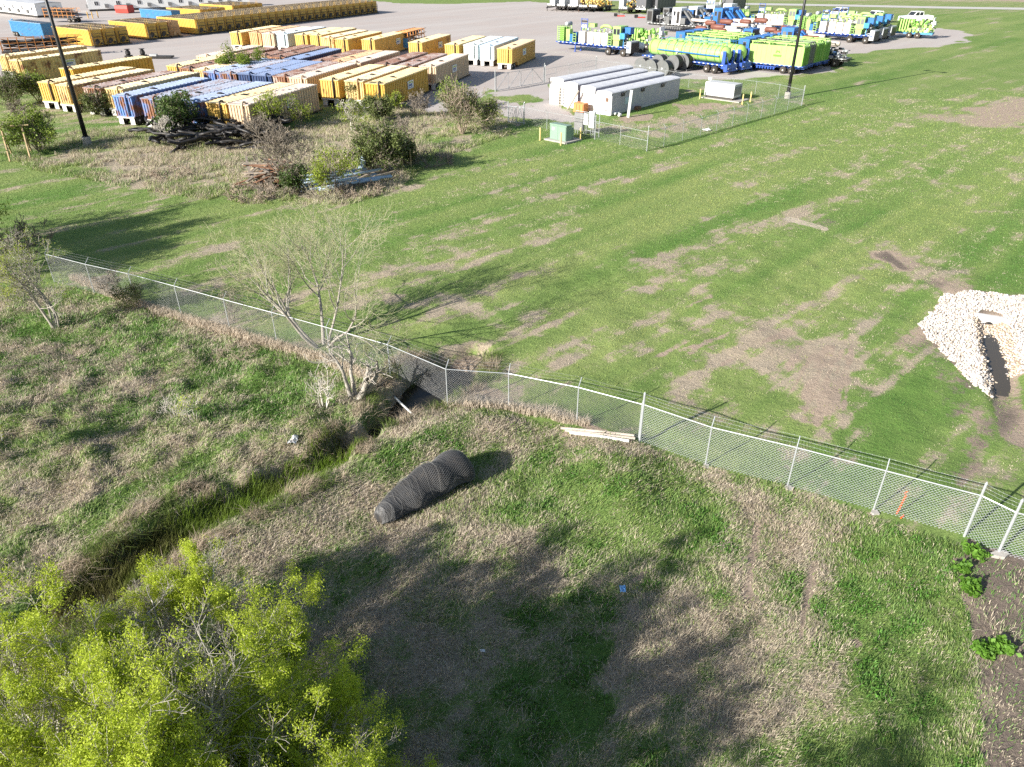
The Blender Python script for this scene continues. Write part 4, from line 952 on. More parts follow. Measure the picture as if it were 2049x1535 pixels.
# site cabins at the far left
M_CAB=paint('cabin_white',(.80,.80,.78),rough=.5,var=.04,dirt=.05); M_CABG=paint('cabin_roof_grey',(.45,.46,.48),rough=.6); M_GLASS=paint('dark_glass',(.03,.035,.04),rough=.08,var=.05,dirt=0); M_AC=paint('ac_unit',(.20,.20,.20),rough=.6)
def cabin(label,corner,az,L,W,H=3.4):
    """corner = photo pixel of the near ground corner; long side runs along az"""
    x,y=G(*corner); d=AZ(az); t=thing('site_cabin',label,'cabin',(x,y,0),rz_of(d))
    a=MB().use(M_CAB); a.bx(0,W,0,L,.55,H); a.build('wall',t)
    a=MB().use(M_CABG); a.prism([(-.15,H),(W+.15,H),(W/2,H+.35)],-.15,L+.15,'y'); a.build('roof',t)
    a=MB().use(M_BLACK); a.bx(.1,W-.1,.1,L-.1,.02,.55); a.build('skirt',t)
    y=2.0; k=0
    while y<L-1.5:
        for sx,xx in ((-1,-.03),(1,W+.03)):
            if k%2==0:
                for dy in(0,.55):
                    f=MB().use(M_CABG); f.box((xx,y+dy,2.1),(.08,.42,1.0)); f=f.build('window',t); g=MB().use(M_GLASS); g.box((xx+sx*.03,y+dy,2.1),(.05,.32,.88)); g.build('pane',f)
            else:
                f=MB().use(M_AC); f.box((xx+sx*.2,y,1.4),(.45,1.0,.95)); f.build('air_conditioner',t)
        y+=2.9; k+=1
    for x in(W*.3,W*.72):
        f=MB().use(M_CABG); f.box((x,-.03,1.6),(1.0,.06,2.1)); f.build('door',t); f=MB().use(M_AC); f.box((x,-.25,1.3),(.9,.45,.8)); f.build('air_conditioner',t)
    return t
cabin('long white site cabin with grey gable end in the far left corner',(76,36),-52,26,7)
c2=G(178,21)
cabin('long white site cabin with grey shaded front and window units behind the red bin',(178,21),62,46,5)
# scrap: hose heap, pallets, pale blue pipes
M_HOSE=paint('black_hose',(.012,.012,.013),rough=.5,var=.3); M_PB=paint('pale_blue_pipe',(.36,.46,.56),rough=.5,var=.15,dirt=.2); M_TARP=paint('grey_tarp',(.22,.20,.19),rough=.85,var=.3)
def hose(px,label,seed,curl,n=7):
    q=random.Random(seed); p=P3(*px); pts=[]; a=q.uniform(0,6.28); v=Vector((0,0,q.uniform(.15,1.5)))
    for i in range(9):
        pts.append(v.copy()); a+=q.uniform(-curl,curl); v=v+Vector((math.cos(a)*.6,math.sin(a)*.45,q.uniform(-.18,.2))); v.z=max(.1,min(1.9,v.z))
    o=MB().use(M_HOSE).path(pts,.14,7).build('hose',smooth=True); o.location=p
    return tag(o,label,'hose','black hoses in the scrap heap')
HS=[((350,300),'black hose bent in a low arch at the left of the scrap heap'),((385,300),'black hose with a red strap coiled on the scrap heap')]
for i in range(95):
    px=(345+ (i*53)%185, 262+ (i*31)%42) if i<60 else (470+(i*17)%60,255+(i*13)%40)
    hose(px,'black hose lying in the tangled heap in front of the yellow tank',i+5,.5)
p=P3(505,262); vsx=[]; 
t=thing('tarp','crumpled grey tarp over the top of the black hose heap','tarp',p)
gx,gy=np.meshgrid(np.linspace(-2.6,2.6,26),np.linspace(-1.4,1.4,16)); gz=1.5+.7*np.exp(-(gx/1.8)**2-(gy/1.0)**2)+(fbm(gx*1.6,gy*1.6,5,3)-.5)*.9-.25*np.abs(gx)
ii=(np.arange(15)[:,None]*26+np.arange(25)[None,:]).ravel()
arrays_obj('tarp_sheet',np.stack([gx.ravel(),gy.ravel(),gz.ravel()],1),quads=np.stack([ii,ii+1,ii+27,ii+26],1),mat=M_TARP,parent=t,smooth=True)
M_WOOD=[paint('grey_plank',(.24,.20,.16),rough=.9,var=.35),paint('brown_plank',(.22,.11,.06),rough=.9,var=.35),paint('pale_plank',(.42,.34,.25),rough=.9,var=.3)]
q=random.Random(8)
for i in range(70):
    p=P3(495+q.uniform(0,90),345+q.uniform(0,30)); mt=M_WOOD[q.choice([0,0,1,2])]; l=q.uniform(1.4,3.4); z=q.uniform(.05,1.2)
    rot=Matrix.Rotation(q.uniform(0,3.14),3,'Z')@Matrix.Rotation(q.uniform(-.25,.25),3,'Y')
    o=MB().use(mt).box((0,0,z),(l,.22,.06),rot).build('plank'); o.location=p; tag(o,'weathered plank in the broken pallet pile under the grey bush','plank','planks of the pallet pile')
for i in range(16):
    u=q.uniform(0,1); p=P3(618+u*70,362+q.uniform(-4,20)); d=AZ(62+q.uniform(-9,9)); l=q.uniform(4,7); z=.12+.18*(i//6)+q.uniform(0,.05)
    o=MB().use(M_PB).tube(d*(-l*.3)+Vector((0,0,z)),d*(l*.7)+Vector((0,0,z+.1)),.11,8).build('pipe',smooth=True); o.location=p; tag(o,'pale blue pipe lying in the stack behind the yellow green tree','pipe','pale blue pipes in the weeds')
p=P3(712,352); o=MB().use(M_PB).path([(-2.0,-.4,.25),(-.8,-.1,.3),(.1,.1,.4),(.6,.2,.8),(.8,.25,1.3),(.55,.2,1.6)],.24,10).build('pipe_elbow',smooth=True); o.location=p; tag(o,'thick pale blue pipe bend standing up at the end of the pipe stack','pipe')
for i,(u,w) in enumerate([((700,372),(770,345)),((716,374),(790,348)),((690,378),(742,362))]):
    a=P3(*u); b=P3(*w); o=MB().use(M_WOOD[2]).path([Vector((0,0,.15)),(b-a)*.5+Vector((0,0,.3)),(b-a)+Vector((0,0,.15))],.16,7).build('log'); o.location=a; tag(o,['long pale log','thick pale log behind the long one','short pale log in front'][i]+' right of the pale blue pipes','log')
for i,q2 in enumerate([(806,340),(823,335)]):
    p=P3(*q2); o=MB().use(M_TIMBER).box((0,0,.8),(.12,.12,1.7)).build('timber_post'); o.location=p; tag(o,['left','right'][i]+' short timber post in the shade of the olive juniper','post')
# ================================================================ WIRE FENCES
M_WIRE=paint('fence_wire_new',(.62,.64,.65),rough=.35,var=.06,metal=.3,dirt=0); M_WIREO=paint('fence_wire_old',(.34,.34,.33),rough=.5,var=.15,metal=.3,dirt=.1); M_POST=paint('fence_post_zinc',(.43,.45,.46),rough=.35,var=.1,metal=.3,dirt=.08); M_CONC=paint('concrete',(.38,.355,.32),rough=.9,var=.12,bump=.3)
def wires(bays,H,pitch,r,dips=None):
    """diamond mesh as real crossing wires; bays = [(p0,p1)] ground points"""
    Vs=[];Qs=[];Ts=[];o=0
    S=[]
    for bi,(a,b) in enumerate(bays):
        a=np.array(a);b=np.array(b); L=np.hypot(*(b-a)[:2]); z0=(dips or {}).get(bi,(0.04,0.04))
        n=int((L+H)/pitch)
        for sgn in(1,-1):
            for k in range(n+1):
                s0=k*pitch-H
                # line u = s0 + t, h = t (or H - t)
                t0=max(0,-s0); t1=min(H,L-s0)
                if t1-t0<.03: continue
                for tt in [(t0,t1)]:
                    uu=[s0+tt[0],s0+tt[1]]; hh=[tt[0],tt[1]] if sgn>0 else [H-tt[0],H-tt[1]]
                    pts=[]
                    for u,h in zip(uu,hh):
                        f=u/L; zb=z0[0]*(1-f)+z0[1]*f; p=a*(1-f)+b*f; pts.append((p[0],p[1],p[2]+zb+h*(H-zb)/H))
                    S.append(pts)
    S=np.array(S); d=S[:,1]-S[:,0]; d/=np.linalg.norm(d,axis=1)[:,None]
    A=np.cross(d,[0.0,0,1.0]); A/=np.linalg.norm(A,axis=1)[:,None]; B=np.cross(d,A); n=len(S)
    V=np.empty((n,6,3))
    for j in range(3):
        an=2*np.pi*j/3; off_=(A*math.cos(an)+B*math.sin(an))*r; V[:,j]=S[:,0]+off_; V[:,3+j]=S[:,1]+off_
    o=np.arange(n)*6
    Q=np.concatenate([np.stack([o+j,o+(j+1)%3,o+3+(j+1)%3,o+3+j],1) for j in range(3)])
    return V.reshape(-1,3),Q
def fence(label,pts,H,mats,pitch,r,strong=(),barb=True,arm_dir=1,strands=3,postr=.025,dips=None,group=None,midrail=()):
    """pts = ground points of the posts"""
    base=Vector(pts[0]); t=thing('wire_fence',label,'fence',base,0,group); Lp=[Vector(p)-base for p in pts]
    mw,mp=mats
    for i,p in enumerate(Lp):
        b=MB().use(mp); st=i in strong
        if st: b.tube((p.x,p.y,p.z-.15),(p.x,p.y,p.z+H+(.5 if barb else .12)),postr*1.5,8); b.lathe([(postr*1.7,p.z+H+(.5 if barb else .1)),(.01,p.z+H+(.58 if barb else .2))],'z',(p.x,p.y,0),8)
        else:
            b.tube((p.x,p.y,p.z-.15),(p.x,p.y,p.z+H+.05),postr,7)
            if barb:
                a=Lp[max(i-1,0)]; c=Lp[min(i+1,len(Lp)-1)]; d=(c-a); nn=Vector((-d.y,d.x,0)).normalized()*arm_dir
                b.tube((p.x,p.y,p.z+H+.03),(p.x+nn.x*.3,p.y+nn.y*.3,p.z+H+.33),postr*.7,5)
        b.build('post',t)
    rl=MB().use(mp)
    for a,c in zip(Lp[:-1],Lp[1:]): rl.tube(a+Vector((0,0,H)),c+Vector((0,0,H)),postr*.75,7)
    for i in midrail: a,c=Lp[i],Lp[i+1]; rl.tube(a+Vector((0,0,H*.55)),c+Vector((0,0,H*.55)),postr*.7,6)
    rl.build('top_rail',t)
    V,Qd=wires([(tuple(a),tuple(c)) for a,c in zip(Lp[:-1],Lp[1:])],H,pitch,r,dips)
    arrays_obj('chain_link',V,quads=Qd,mat=mw,parent=t)
    if barb:
        w=MB().use(mw)
        for k in range(strands):
            f=(k+1)/strands; line=[]
            for i,p in enumerate(Lp):
                a=Lp[max(i-1,0)]; c=Lp[min(i+1,len(Lp)-1)]; d=(c-a); nn=Vector((-d.y,d.x,0)).normalized()*arm_dir; st=i in strong
                q=p+Vector((0,0,H+.08+.4*f)) if st else p+nn*.3*f+Vector((0,0,H+.03+.3*f))
                line.append(q)
            for a,c in zip(line[:-1],line[1:]):
                m=(a+c)/2-Vector((0,0,.03)); w.path([a,m,c],.0032,3)
                n=int((c-a).length/.35)
                for j in range(n):
                    q=a.lerp(c,(j+.5)/n); w.tube(q+Vector((-.03,.0,.03)),q+Vector((.03,0,-.03)),max(r*.8,.0025),3)
        w.build('barbed_wire',t)
    return t
def gp(px,py): x,y=G(px,py); return (x,y,min(hz(x,y),.25) if hz(x,y)>-.3 else 0.0)
old=[(60,520)]
OLD=[gp(-70,520),gp(20,540),gp(150,577)]
OLD=[]
p_=Vector((-18.49+.35,36.6,0))
POS=[gp(364,633),gp(460,658),gp(554,683),gp(661.6,717),gp(782,757),gp(896,811),gp(1018,813),gp(1154,847),gp(1277,883)]
d0=(Vector(POS[0])-Vector(POS[1]))
ext=[tuple(Vector(POS[0])+d0*k) for k in (3,2,1)]
ext=[(e[0],e[1],hz(e[0],e[1])) for e in ext]
POS=ext+POS
POS[7]=(POS[7][0],POS[7][1],0.0); POS[8]=(POS[8][0],POS[8][1],0.05)
fence('old chain link fence with weathered wire running from the left trees over the ditch',POS,1.78,(M_WIREO,M_POST),.10,.0038,strong=(),arm_dir=1,dips={6:(.05,.28),7:(.45,.05)})
NEW=[gp(1277,883),gp(1413,922),gp(1577,968),gp(1749,1017),gp(1930,1072),gp(1998,1105)]
dn=(Vector(NEW[4])-Vector(NEW[3])); NEW+= [tuple(Vector(NEW[5])+dn*.9*k) for k in (1,2,3)]
NEW=[(e[0]+(.05 if i==0 else 0),e[1]-(.05 if i==0 else 0),hz(e[0],e[1])) for i,e in enumerate(NEW)]
fence('bright new chain link fence with barbed wire crossing the grass on the right',NEW,1.80,(M_WIRE,M_POST),.125,.0052,strong=(0,4,5),arm_dir=1,postr=.029)
# concrete collars at the foot of the new posts
for i in (1,2,3,5):
    p=Vector(NEW[i]); q=random.Random(i); b=MB().use(M_CONC); n=9
    prof=[(q.uniform(.10,.19)*math.cos(2*math.pi*k/n),q.uniform(.10,.19)*math.sin(2*math.pi*k/n)) for k in range(n)]
    b.prism(prof,-.05,.06,'z'); o=b.build('concrete_footing'); o.location=p+Vector((.0,-.12,0)); o.scale=(1,1,1) if i!=5 else (1.8,1.1,2)
    tag(o,{1:'rough concrete footing at the first slim post right of the corner post',2:'rough concrete footing at the second slim post of the new fence',3:'rough concrete footing left of the orange stake',5:'big concrete lump at the foot of the paired thick posts'}[i],'footing','footings of the new fence')
# poles lying along the fence
M_POLE=paint('weathered_pole',(.46,.40,.33),rough=.8,var=.25)
for i,(a,b) in enumerate([((1122,863),(1268,878)),((1130,868),(1270,884)),((1140,872),(1258,889))]):
    A=P3(*a,.16);B=P3(*b,.16); o=MB().use(M_POLE if i<2 else M_SIGN).path([Vector((0,0,0)),(B-A)*.5+Vector((0,0,.02)),B-A],.06,7).build('pole'); o.location=A
    tag(o,['weathered pole lying nearest the fence foot','weathered pole lying second from the fence foot','whitish pole lying farthest from the fence foot'][i],'pole','poles left along the fence')
A=P3(815,833);B=P3(850,838); A.z=-.35; B.z=-.3; o=MB().use(M_SIGN).tube(Vector((-.5,0,0)),(B-A)*1.25+Vector((.1,0,0)),.045,8).build('white_pipe'); o.location=A; tag(o,'thin white pipe across the ditch below the fence hole','pipe')
# orange marker stake
M_OR=paint('survey_orange',(.85,.12,.02),rough=.6,var=.1,dirt=0)
p=P3(1797,1035); t=thing('marker_stake','orange marker stake with ribbon behind the new wire fence','stake',p+Vector((.03,.1,0)))
MB().use(M_OR).box((.05,.08,.42),(.045,.03,.9),Matrix.Rotation(.12,3,'Y')).build('stake',t)
b=MB().use(M_OR); b.prism([(.02,.6),(.10,.78),(.06,.55)],.05,.075,'y'); b.prism([(.02,.92),(.12,1.05),(.03,1.0)],.06,.08,'y'); b.box((.12,-.1,.03),(.25,.05,.03),Matrix.Rotation(.7,3,'Z')); b.build('ribbon',t)
# roll of chain link lying in the grass
def wire_roll():
    a=P3(758,1048); b=P3(934,948); ax=(b-a); ax.z=0; L=ax.length; t=thing('wire_roll','large bulging roll of grey chain link wire lying in the grass','wire roll',a,rz_of(ax))
    prof=[(.24,.0),(.36,.03),(.44,.10),(.48,.2),(.53,.28),(.60,.36),(.66,.46),(.70,.58),(.72,.72),(.72,.84),(.70,.91),(.62,.97),(.46,1.0)]
    def R(f):
        for (r0,f0),(r1,f1) in zip(prof[:-1],prof[1:]):
            if f<=f1: return r0+(r1-r0)*(f-f0)/(f1-f0)
        return .3
    bulge=lambda f,an:1+.07*math.sin(an*2+f*9)+.06*math.sin(f*22+an)
    core=MB().use(paint('wire_roll_core',(.022,.022,.023),rough=.8,var=.35))
    n=22; vs=[]
    fsn=30
    for i in range(fsn+1):
        f=i/fsn; r=R(f)*.93
        for j in range(n):
            an=2*math.pi*j/n; q=r*bulge(f,an); vs.append((math.cos(an)*q,f*L,R(f)*.86+math.sin(an)*q))
    fs=[(i*n+j,i*n+(j+1)%n,(i+1)*n+(j+1)%n,(i+1)*n+j) for i in range(fsn) for j in range(n)]; fs+= [tuple(range(n)),tuple(fsn*n+j for j in range(n))]
    core.add(vs,fs); core.build('core',t,smooth=True)
    wm=paint('wire_roll_wire',(.17,.17,.17),rough=.5,var=.25,metal=.2,dirt=.1); w=MB().use(wm)
    for sg in(1,-1):
        for k in range(54):
            pts=[]; an0=2*math.pi*k/54
            for i in range(0,49):
                f=i/48; an=an0+sg*f*2.6; r=R(f)*bulge(f,an)*(.965); pts.append((math.cos(an)*r,f*L,R(f)*.86+math.sin(an)*r))
            w.path(pts,.0045,3,False)
    w.build('mesh_layers',t)
    q=random.Random(4); lw=MB().use(wm)
    for k in range(38):
        f0=q.uniform(.02,.95) if k>22 else q.uniform(.0,.35); an=q.uniform(-.5,3.6); pts=[]
        for i in range(14):
            f=min(1,max(0,f0+math.sin(i*.45+k)*.022)); an+=.2; r=R(f)*bulge(f,an)+.012+.02*q.random(); pts.append((math.cos(an)*r,f*L,max(.03,R(f)*.86+math.sin(an)*r)))
        lw.path(pts,.005,3,False)
    lw.build('loose_wire',t)
wire_roll()
# litter
def rag(label,px,mat,s,cat,name,seed,zs=1):
    p=P3(*px); g=np.linspace(-1,1,14); X,Y=np.meshgrid(g,g); q=fbm(X*1.7+seed,Y*1.7,seed,3); r=np.hypot(X,Y); k=1-.35*fbm(np.arctan2(Y,X)*1.2+seed,r*.5,seed+2,2)
    V=np.stack([(X*k*s[0]).ravel(),(Y*k*s[1]).ravel(),(.06+.9*zs*(q-.25)*s[2]*(1.2-r*.6)).ravel()],1); V[:,2]=np.maximum(V[:,2],.015)
    ii=(np.arange(13)[:,None]*14+np.arange(13)[None,:]).ravel()
    o=arrays_obj(name,V,quads=np.stack([ii,ii+1,ii+15,ii+14],1),mat=mat,smooth=True); o.location=p; return tag(o,label,cat)
M_BAG=paint('plastic_white',(.66,.66,.64),rough=.4,var=.15); M_BAGB=paint('plastic_blue',(.10,.28,.55),rough=.35,var=.5,scale=6)
rag('torn white plastic bag on the lip of the reedy ditch',(588,884),M_BAG,(.2,.34,.4),'bag','plastic_bag',3)
rag('crumpled blue and white plastic wrapper in the dark grass',(1246,1182),M_BAGB,(.11,.17,.2),'wrapper','plastic_wrapper',8)
rag('small white paper scrap in the shaded dead grass',(966,1305),M_BAG,(.09,.06,.05),'scrap','paper_scrap',11)
rag('white plastic sack at the inner side of the enclosure fence',(1413,262),M_BAG,(.5,.4,.7),'sack','plastic_sack',15)
# ---------------------------------------------------------------- stone apron and culvert at the right
M_ROCK=[paint('limestone_white',(.66,.605,.55),rough=.9,var=.1,dirt=.05),paint('limestone_cream',(.62,.53,.44),rough=.9,var=.12,dirt=.1),paint('limestone_tan',(.62,.49,.36),rough=.9,var=.12,dirt=.12)]
AP=PX((1842,650),(1872,612),(1896,588),(1960,584),(2049,592),(2260,600),(2260,740),(2049,744),(2018,742),(2004,705),(1988,660),(1976,660),(1978,700),(1998,762),(1984,788),(1940,760),(1885,705))
def rockmesh(seed,mat):
    import bmesh
    bm=bmesh.new(); bmesh.ops.create_icosphere(bm,subdivisions=1,radius=1); q=random.Random(seed)
    for v in bm.verts: v.co*=q.uniform(.62,1.25)
    for v in bm.verts: v.co.z*=.72
    me=bpy.data.meshes.new('riprap_rock'); bm.to_mesh(me); bm.free(); me.materials.append(mat); return me
RM=[rockmesh(i,M_ROCK[0 if i<6 else (1 if i<8 else 2)]) for i in range(9)]
q=random.Random(77); cand=[]
ax=[p[0] for p in AP]; ay=[p[1] for p in AP]
HW=Vector((*G(1985,628),0))
k=0
XY=NR.uniform(0,1,(170000,2)); XY[:,0]=min(ax)+XY[:,0]*(max(ax)-min(ax)); XY[:,1]=min(ay)+XY[:,1]*(max(ay)-min(ay))
sdv=poly_sd(XY[:,0],XY[:,1],AP)+(fbm(XY[:,0]*2,XY[:,1]*2,3,2)-.5)*.7
XY=XY[sdv<0]; cell={}
for x,y in XY:
    s=q.uniform(.045,.11); c=(int(x/.2),int(y/.2)); ok=True
    for i in(-1,0,1):
        for j in(-1,0,1):
            for (x2,y2,s2) in cell.get((c[0]+i,c[1]+j),()):
                if (x-x2)**2+(y-y2)**2<((s+s2)*.66)**2: ok=False
    if ok: cell.setdefault(c,[]).append((x,y,s)); cand.append((x,y,s))
for k in range(70):
    a_=q.uniform(0,6.28); c_=cand[q.randrange(len(cand))]; xx=c_[0]-q.uniform(.2,1.2)*(1 if q.random()<.6 else -1); yy=c_[1]+q.uniform(-.9,.7)
    if poly_sd(np.array([xx]),np.array([yy]),AP)[0]>.1: cand.append((xx,yy,q.uniform(.03,.07)))
cand=[c for c in cand if (Vector((c[0],c[1],0))-HW).length>.6]
def edge(c): return polyline_d(np.array([c[0]]),np.array([c[1]]),DITCH2)[0][0]
cand.sort(key=lambda c:(c[1]*(1.0)-c[2]*60 if c[0]<c[1]*.80+2 else 999))
for i,(x,y,s) in enumerate(cand[:300]):
    tan_=polyline_d(np.array([x]),np.array([y]),DITCH2)[0][0]<.85
    me=RM[q.choice([6,7,8,8])] if (tan_ and q.random()<.6) else RM[q.randrange(7)]
    o=bpy.data.objects.new('riprap_rock',me); COL.objects.link(o); o.location=(x,y,hz(x,y)+s*.35); o.scale=(s*q.uniform(.9,1.3),s,s*q.uniform(.8,1.1)); o.rotation_euler=(q.uniform(-.5,.5),q.uniform(-.5,.5),q.uniform(0,6.28))
    tag(o,'pale broken limestone in the stone apron round the culvert','rock','stones of the culvert apron')
Vs=[];Qs=[];o_=0; cols=[]
for (x,y,s) in cand[300:]:
    tan_=polyline_d(np.array([x]),np.array([y]),DITCH2)[0][0]<.85
    me=RM[q.randrange(9)]; co=np.array([tuple(v.co) for v in me.vertices]); a=q.uniform(0,6.28); R=np.array([[math.cos(a),-math.sin(a),0],[math.sin(a),math.cos(a),0],[0,0,1]])
    Vs.append((co*s)@R.T+np.array([x,y,hz(x,y)+s*.35])); Qs.append(np.array([tuple(p.vertices) for p in me.polygons])+o_); o_+=len(co)
    base=np.array([.62,.49,.36]) if (tan_ and q.random()<.6) else (np.array([.66,.605,.55]) if q.random()<.7 else np.array([.54,.47,.39]))
    cols.append(np.repeat((base*q.uniform(.7,1.08))[None,:],len(co),0))
tag(arrays_obj('riprap',np.concatenate(Vs),tris=np.concatenate(Qs),col=np.concatenate(cols),mat=vcol_mat('riprap_stone',0,rough=.9,spec=.2)),kind='stuff')
M_CONCW=paint('concrete_pale',(.60,.58,.55),rough=.85,var=.08,bump=.2,dirt=.1)
c=G(1984,634); t=thing('culvert_headwall','pale concrete culvert headwall with wing walls in the white stone apron','headwall',(c[0],c[1],hz(c[0],c[1])-.15),rz_of(Vector((DITCH2[1][0]-c[0],DITCH2[1][1]-c[1],0))))
b=MB().use(M_CONCW); b.bx(-.75,.75,-.22,0,-.4,.62); b.build('head_wall',t)
for s in(-1,1):
    b=MB().use(M_CONCW); b.prism([(0,-.4),(0,.6),(.95,.0),(.95,-.4)],-.08,.08,'x'); o=b.build('wing_wall',t); o.location=(s*.72,.0,0); o.rotation_euler=(0,0,-s*.45)
b=MB().use(M_CONCW); b.bx(-.7,.7,0,.9,-.42,-.28); b.build('apron_slab',t)
b=MB().use(M_BLACK); b.lathe([(.27,-.01),(.27,.012)],'y',(0,0,.02),20); b.build('pipe_mouth',t)
# ================================================================ FENCED ENCLOSURE WITH WHITE UNITS
M_WU=paint('unit_white',(.72,.71,.69),rough=.55,var=.05,dirt=.12); M_WU_SHADE=paint('unit_side_shade_tint',(.42,.40,.46),rough=.6,var=.06,dirt=.12); M_WUR=paint('unit_roof',(.58,.58,.60),rough=.55,var=.1,dirt=.15,streak=False); M_PINK=paint('faded_sign',(.7,.5,.45),rough=.7); M_RUSTBOX=paint('rust_box',(.16,.09,.06),rough=.8,rust=.4)  # long unit walls: shade on the white sides put into a darker lilac colour
def zgrid(px,py): x,y=G(px,py); return (x,y,max(0,hz(x,y)))
fence('galvanised enclosure fence, long run from the near corner to the lamp post corner',[zgrid(*q) for q in ((1294,302),(1328,293),(1365,282),(1401,272),(1433,262),(1465,253),(1493,245),(1522,237),(1549,229),(1575,221),(1603,212))],1.8,(M_WIREO,M_POST),.13,.0030,strong=(0,10),arm_dir=1)
fence('galvanised enclosure fence, side between the green transformer and the white units',[zgrid(*q) for q in ((1294,302.6),(1240,290),(1190,279),(1140,268),(1094,259),(1049,249))],1.8,(M_WIREO,M_POST),.13,.0030,strong=(0,2,5),arm_dir=1,midrail=(0,))
fence('galvanised enclosure fence, back run from the lamp post corner past the generator',[zgrid(*q) for q in ((1604,211.4),(1556,199),(1510,192),(1465,186),(1420,181),(1377,176),(1330,168),(1285,160),(1240,152),(1192,144.5))],1.8,(M_WIREO,M_POST),.15,.0030,strong=(0,9),arm_dir=1)
fence('galvanised enclosure fence, short run from the big gate towards the trailers',[zgrid(*q) for q in ((1091,165.5),(1112,160.5),(1138,156),(1165,150),(1191.5,145))],1.8,(M_WIREO,M_POST),.15,.0030,strong=(0,4),arm_dir=1,midrail=(0,3))
def gate(label,a,b,H=2.2):
    A=Vector(zgrid(*a)); B=Vector(zgrid(*b)); t=thing('double_gate',label,'gate',A); D=B-A
    for p in (Vector((0,0,0)),D): MB().use(M_POST).tube(p,p+Vector((0,0,H+.5)),.06,8).build('post',t)
    for k in range(2):
        p=D*(.02+.49*k); q=D*(.49+.49*k); z0=Vector((0,0,.15)); z1=Vector((0,0,H)); m=(p+q)/2
        b=MB().use(M_POST)
        for u,w in ((p+z0,q+z0),(p+z1,q+z1),(p+z0,p+z1),(q+z0,q+z1),(m+z0,m+z1),(p+z0,m+z1),(m+z1,q+z0)) if k else ((p+z0,q+z0),(p+z1,q+z1),(p+z0,p+z1),(q+z0,q+z1),(m+z0,m+z1),(p+z0,m+z1),(m+z0,q+z1)): b.tube(u,w,.03,6)
        lf=b.build('gate_leaf',t)
        V,Q=wires([(tuple(p),tuple(q))],H,.14,.003); arrays_obj('chain_link',V,quads=Q,mat=M_WIREO,parent=lf)
    return t
gate('wide braced double gate of the enclosure facing the tank yard',(991,184),(1089,166.5))
gate('braced small double gate behind the half bare bush',(1017,246),(1048,249),1.8)
AZU=42.0; U0=Vector((*G(1225,233),0)); UD=AZ(AZU); UR=AZ(AZU+90); UW=2.72
def white_unit(i,label):
    o=U0-UR*(UW*(3-i)+UW/2)+UD*[1.3,.7,.5,0][i]
    t=thing('equipment_unit',label,'unit',(o.x,o.y,max(0,hz(o.x,o.y))),rz_of(UD),'white units in the enclosure'); W=1.07; L=15.2; H=[2.9,2.75,2.65,2.45][i]
    b=MB().use(M_WU); arc=[(W*math.cos(math.pi*k/10),H+.2*math.sin(math.pi*k/10)) for k in range(11)]
    b.prism([(-W,0.02),(W,0.02)]+arc,0,.06,'y'); b.build('end_wall',t)
    b=MB().use(M_WU_SHADE); b.bx(-W+.004,W-.004,.06,L,.02,H)
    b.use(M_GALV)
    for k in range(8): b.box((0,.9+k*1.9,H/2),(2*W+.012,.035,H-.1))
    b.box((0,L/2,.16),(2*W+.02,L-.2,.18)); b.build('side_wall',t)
    b=MB().use(M_WUR); arc2=[((W+.06)*math.cos(math.pi*k/10),H+.02+.21*math.sin(math.pi*k/10)) for k in range(11)]
    b.prism(arc2,.065,L+.04,'y')
    for k in range(7): b.prism([(x*1.0,z+.004) for x,z in arc2],1.6+k*2.1,1.64+k*2.1,'y')
    b.build('roof',t)
    if i==3:
        for x0,x1 in ((-1.2,-.22),(-.18,1.2)):
            b=MB().use(M_WU); b.bx(x0,x1,-.05,0,.1,H-.25); d=b.build('door',t)
        b=MB().use(M_RUSTBOX); b.box((.55,-.08,1.75),(.36,.1,.42)); b.build('warning_sign',t)
        b=MB().use(M_AC); b.box((.5,-.07,.55),(.34,.05,.16)); b.build('vent',t)
        for yy in (2.2,6.4,10.9):
            b=MB().use(M_BLACK); b.box((W+.12,yy,H-.3),(.24,.42,.36)); b.tube((W+.2,yy+.2,H-.2),(W+.3,yy+.55,H+.05),.04,5); b.build('lamp_bracket',t)
        b=MB().use(paint('pale_blue_panel',(.45,.55,.62),rough=.5)); b.box((W+.02,3.6,1.3),(.04,1.5,.75)); b.build('panel',t)
        b=MB().use(M_RUSTBOX); b.box((W+.3,5.3,.22),(.5,.7,.4)); b.build('junction_box',t)
    if i==2:
        b=MB().use(M_PINK); b.box((.55,-.02,1.1),(.32,.03,.36)); b.build('faded_sign',t)
    if i==0:
        b=MB().use(M_POLE); b.path([(.35,-.1,2.2),(.55,-.16,2.2),(.62,-.16,2.0),(.62,-.16,.05)],.1,8); b.build('drain_pipe',t,smooth=True)
        b=MB().use(M_BLACK); b.path([(-W,.1,H-.1),(-W-.1,-.1,H+.1),(-W+.1,-.12,H-.5),(-W+.25,-.12,H-.55),(-W+.25,-.1,H-.1)],.04,6); b.build('cable',t)
    if i==1:
        b=MB().use(M_BLACK); b.path([(W,.1,H-.1),(W+.1,-.15,H+.15),(W+.15,-.15,H-.8),(W+.3,-.15,H-.85),(W+.35,-.12,H)],.04,6); b.build('cable',t)
    return t
for i,l in enumerate(['white equipment unit with drain pipe, leftmost of the four in the enclosure','white equipment unit second from the left, beside the timber ladder','white equipment unit with leaning pipe and faded pink sign','white equipment unit with double doors and lilac shaded long side']): white_unit(i,l)
def at_unit(i,x,y,z=0): o=U0-UR*(UW*(3-i)+UW/2-x)+UD*y; return Vector((o.x,o.y,z+max(0,hz(o.x,o.y))))
o=MB().use(M_POLE).tube((0,0,.15),(1.15,.5,2.35),.13,10).build('leaning_pipe',smooth=True); o.location=at_unit(1,.75,-.75); o.rotation_euler=(0,0,rz_of(UD)); tag(o,'brown weathered pipe leaning against the third white unit','pipe')
b=MB().use(M_POLE)
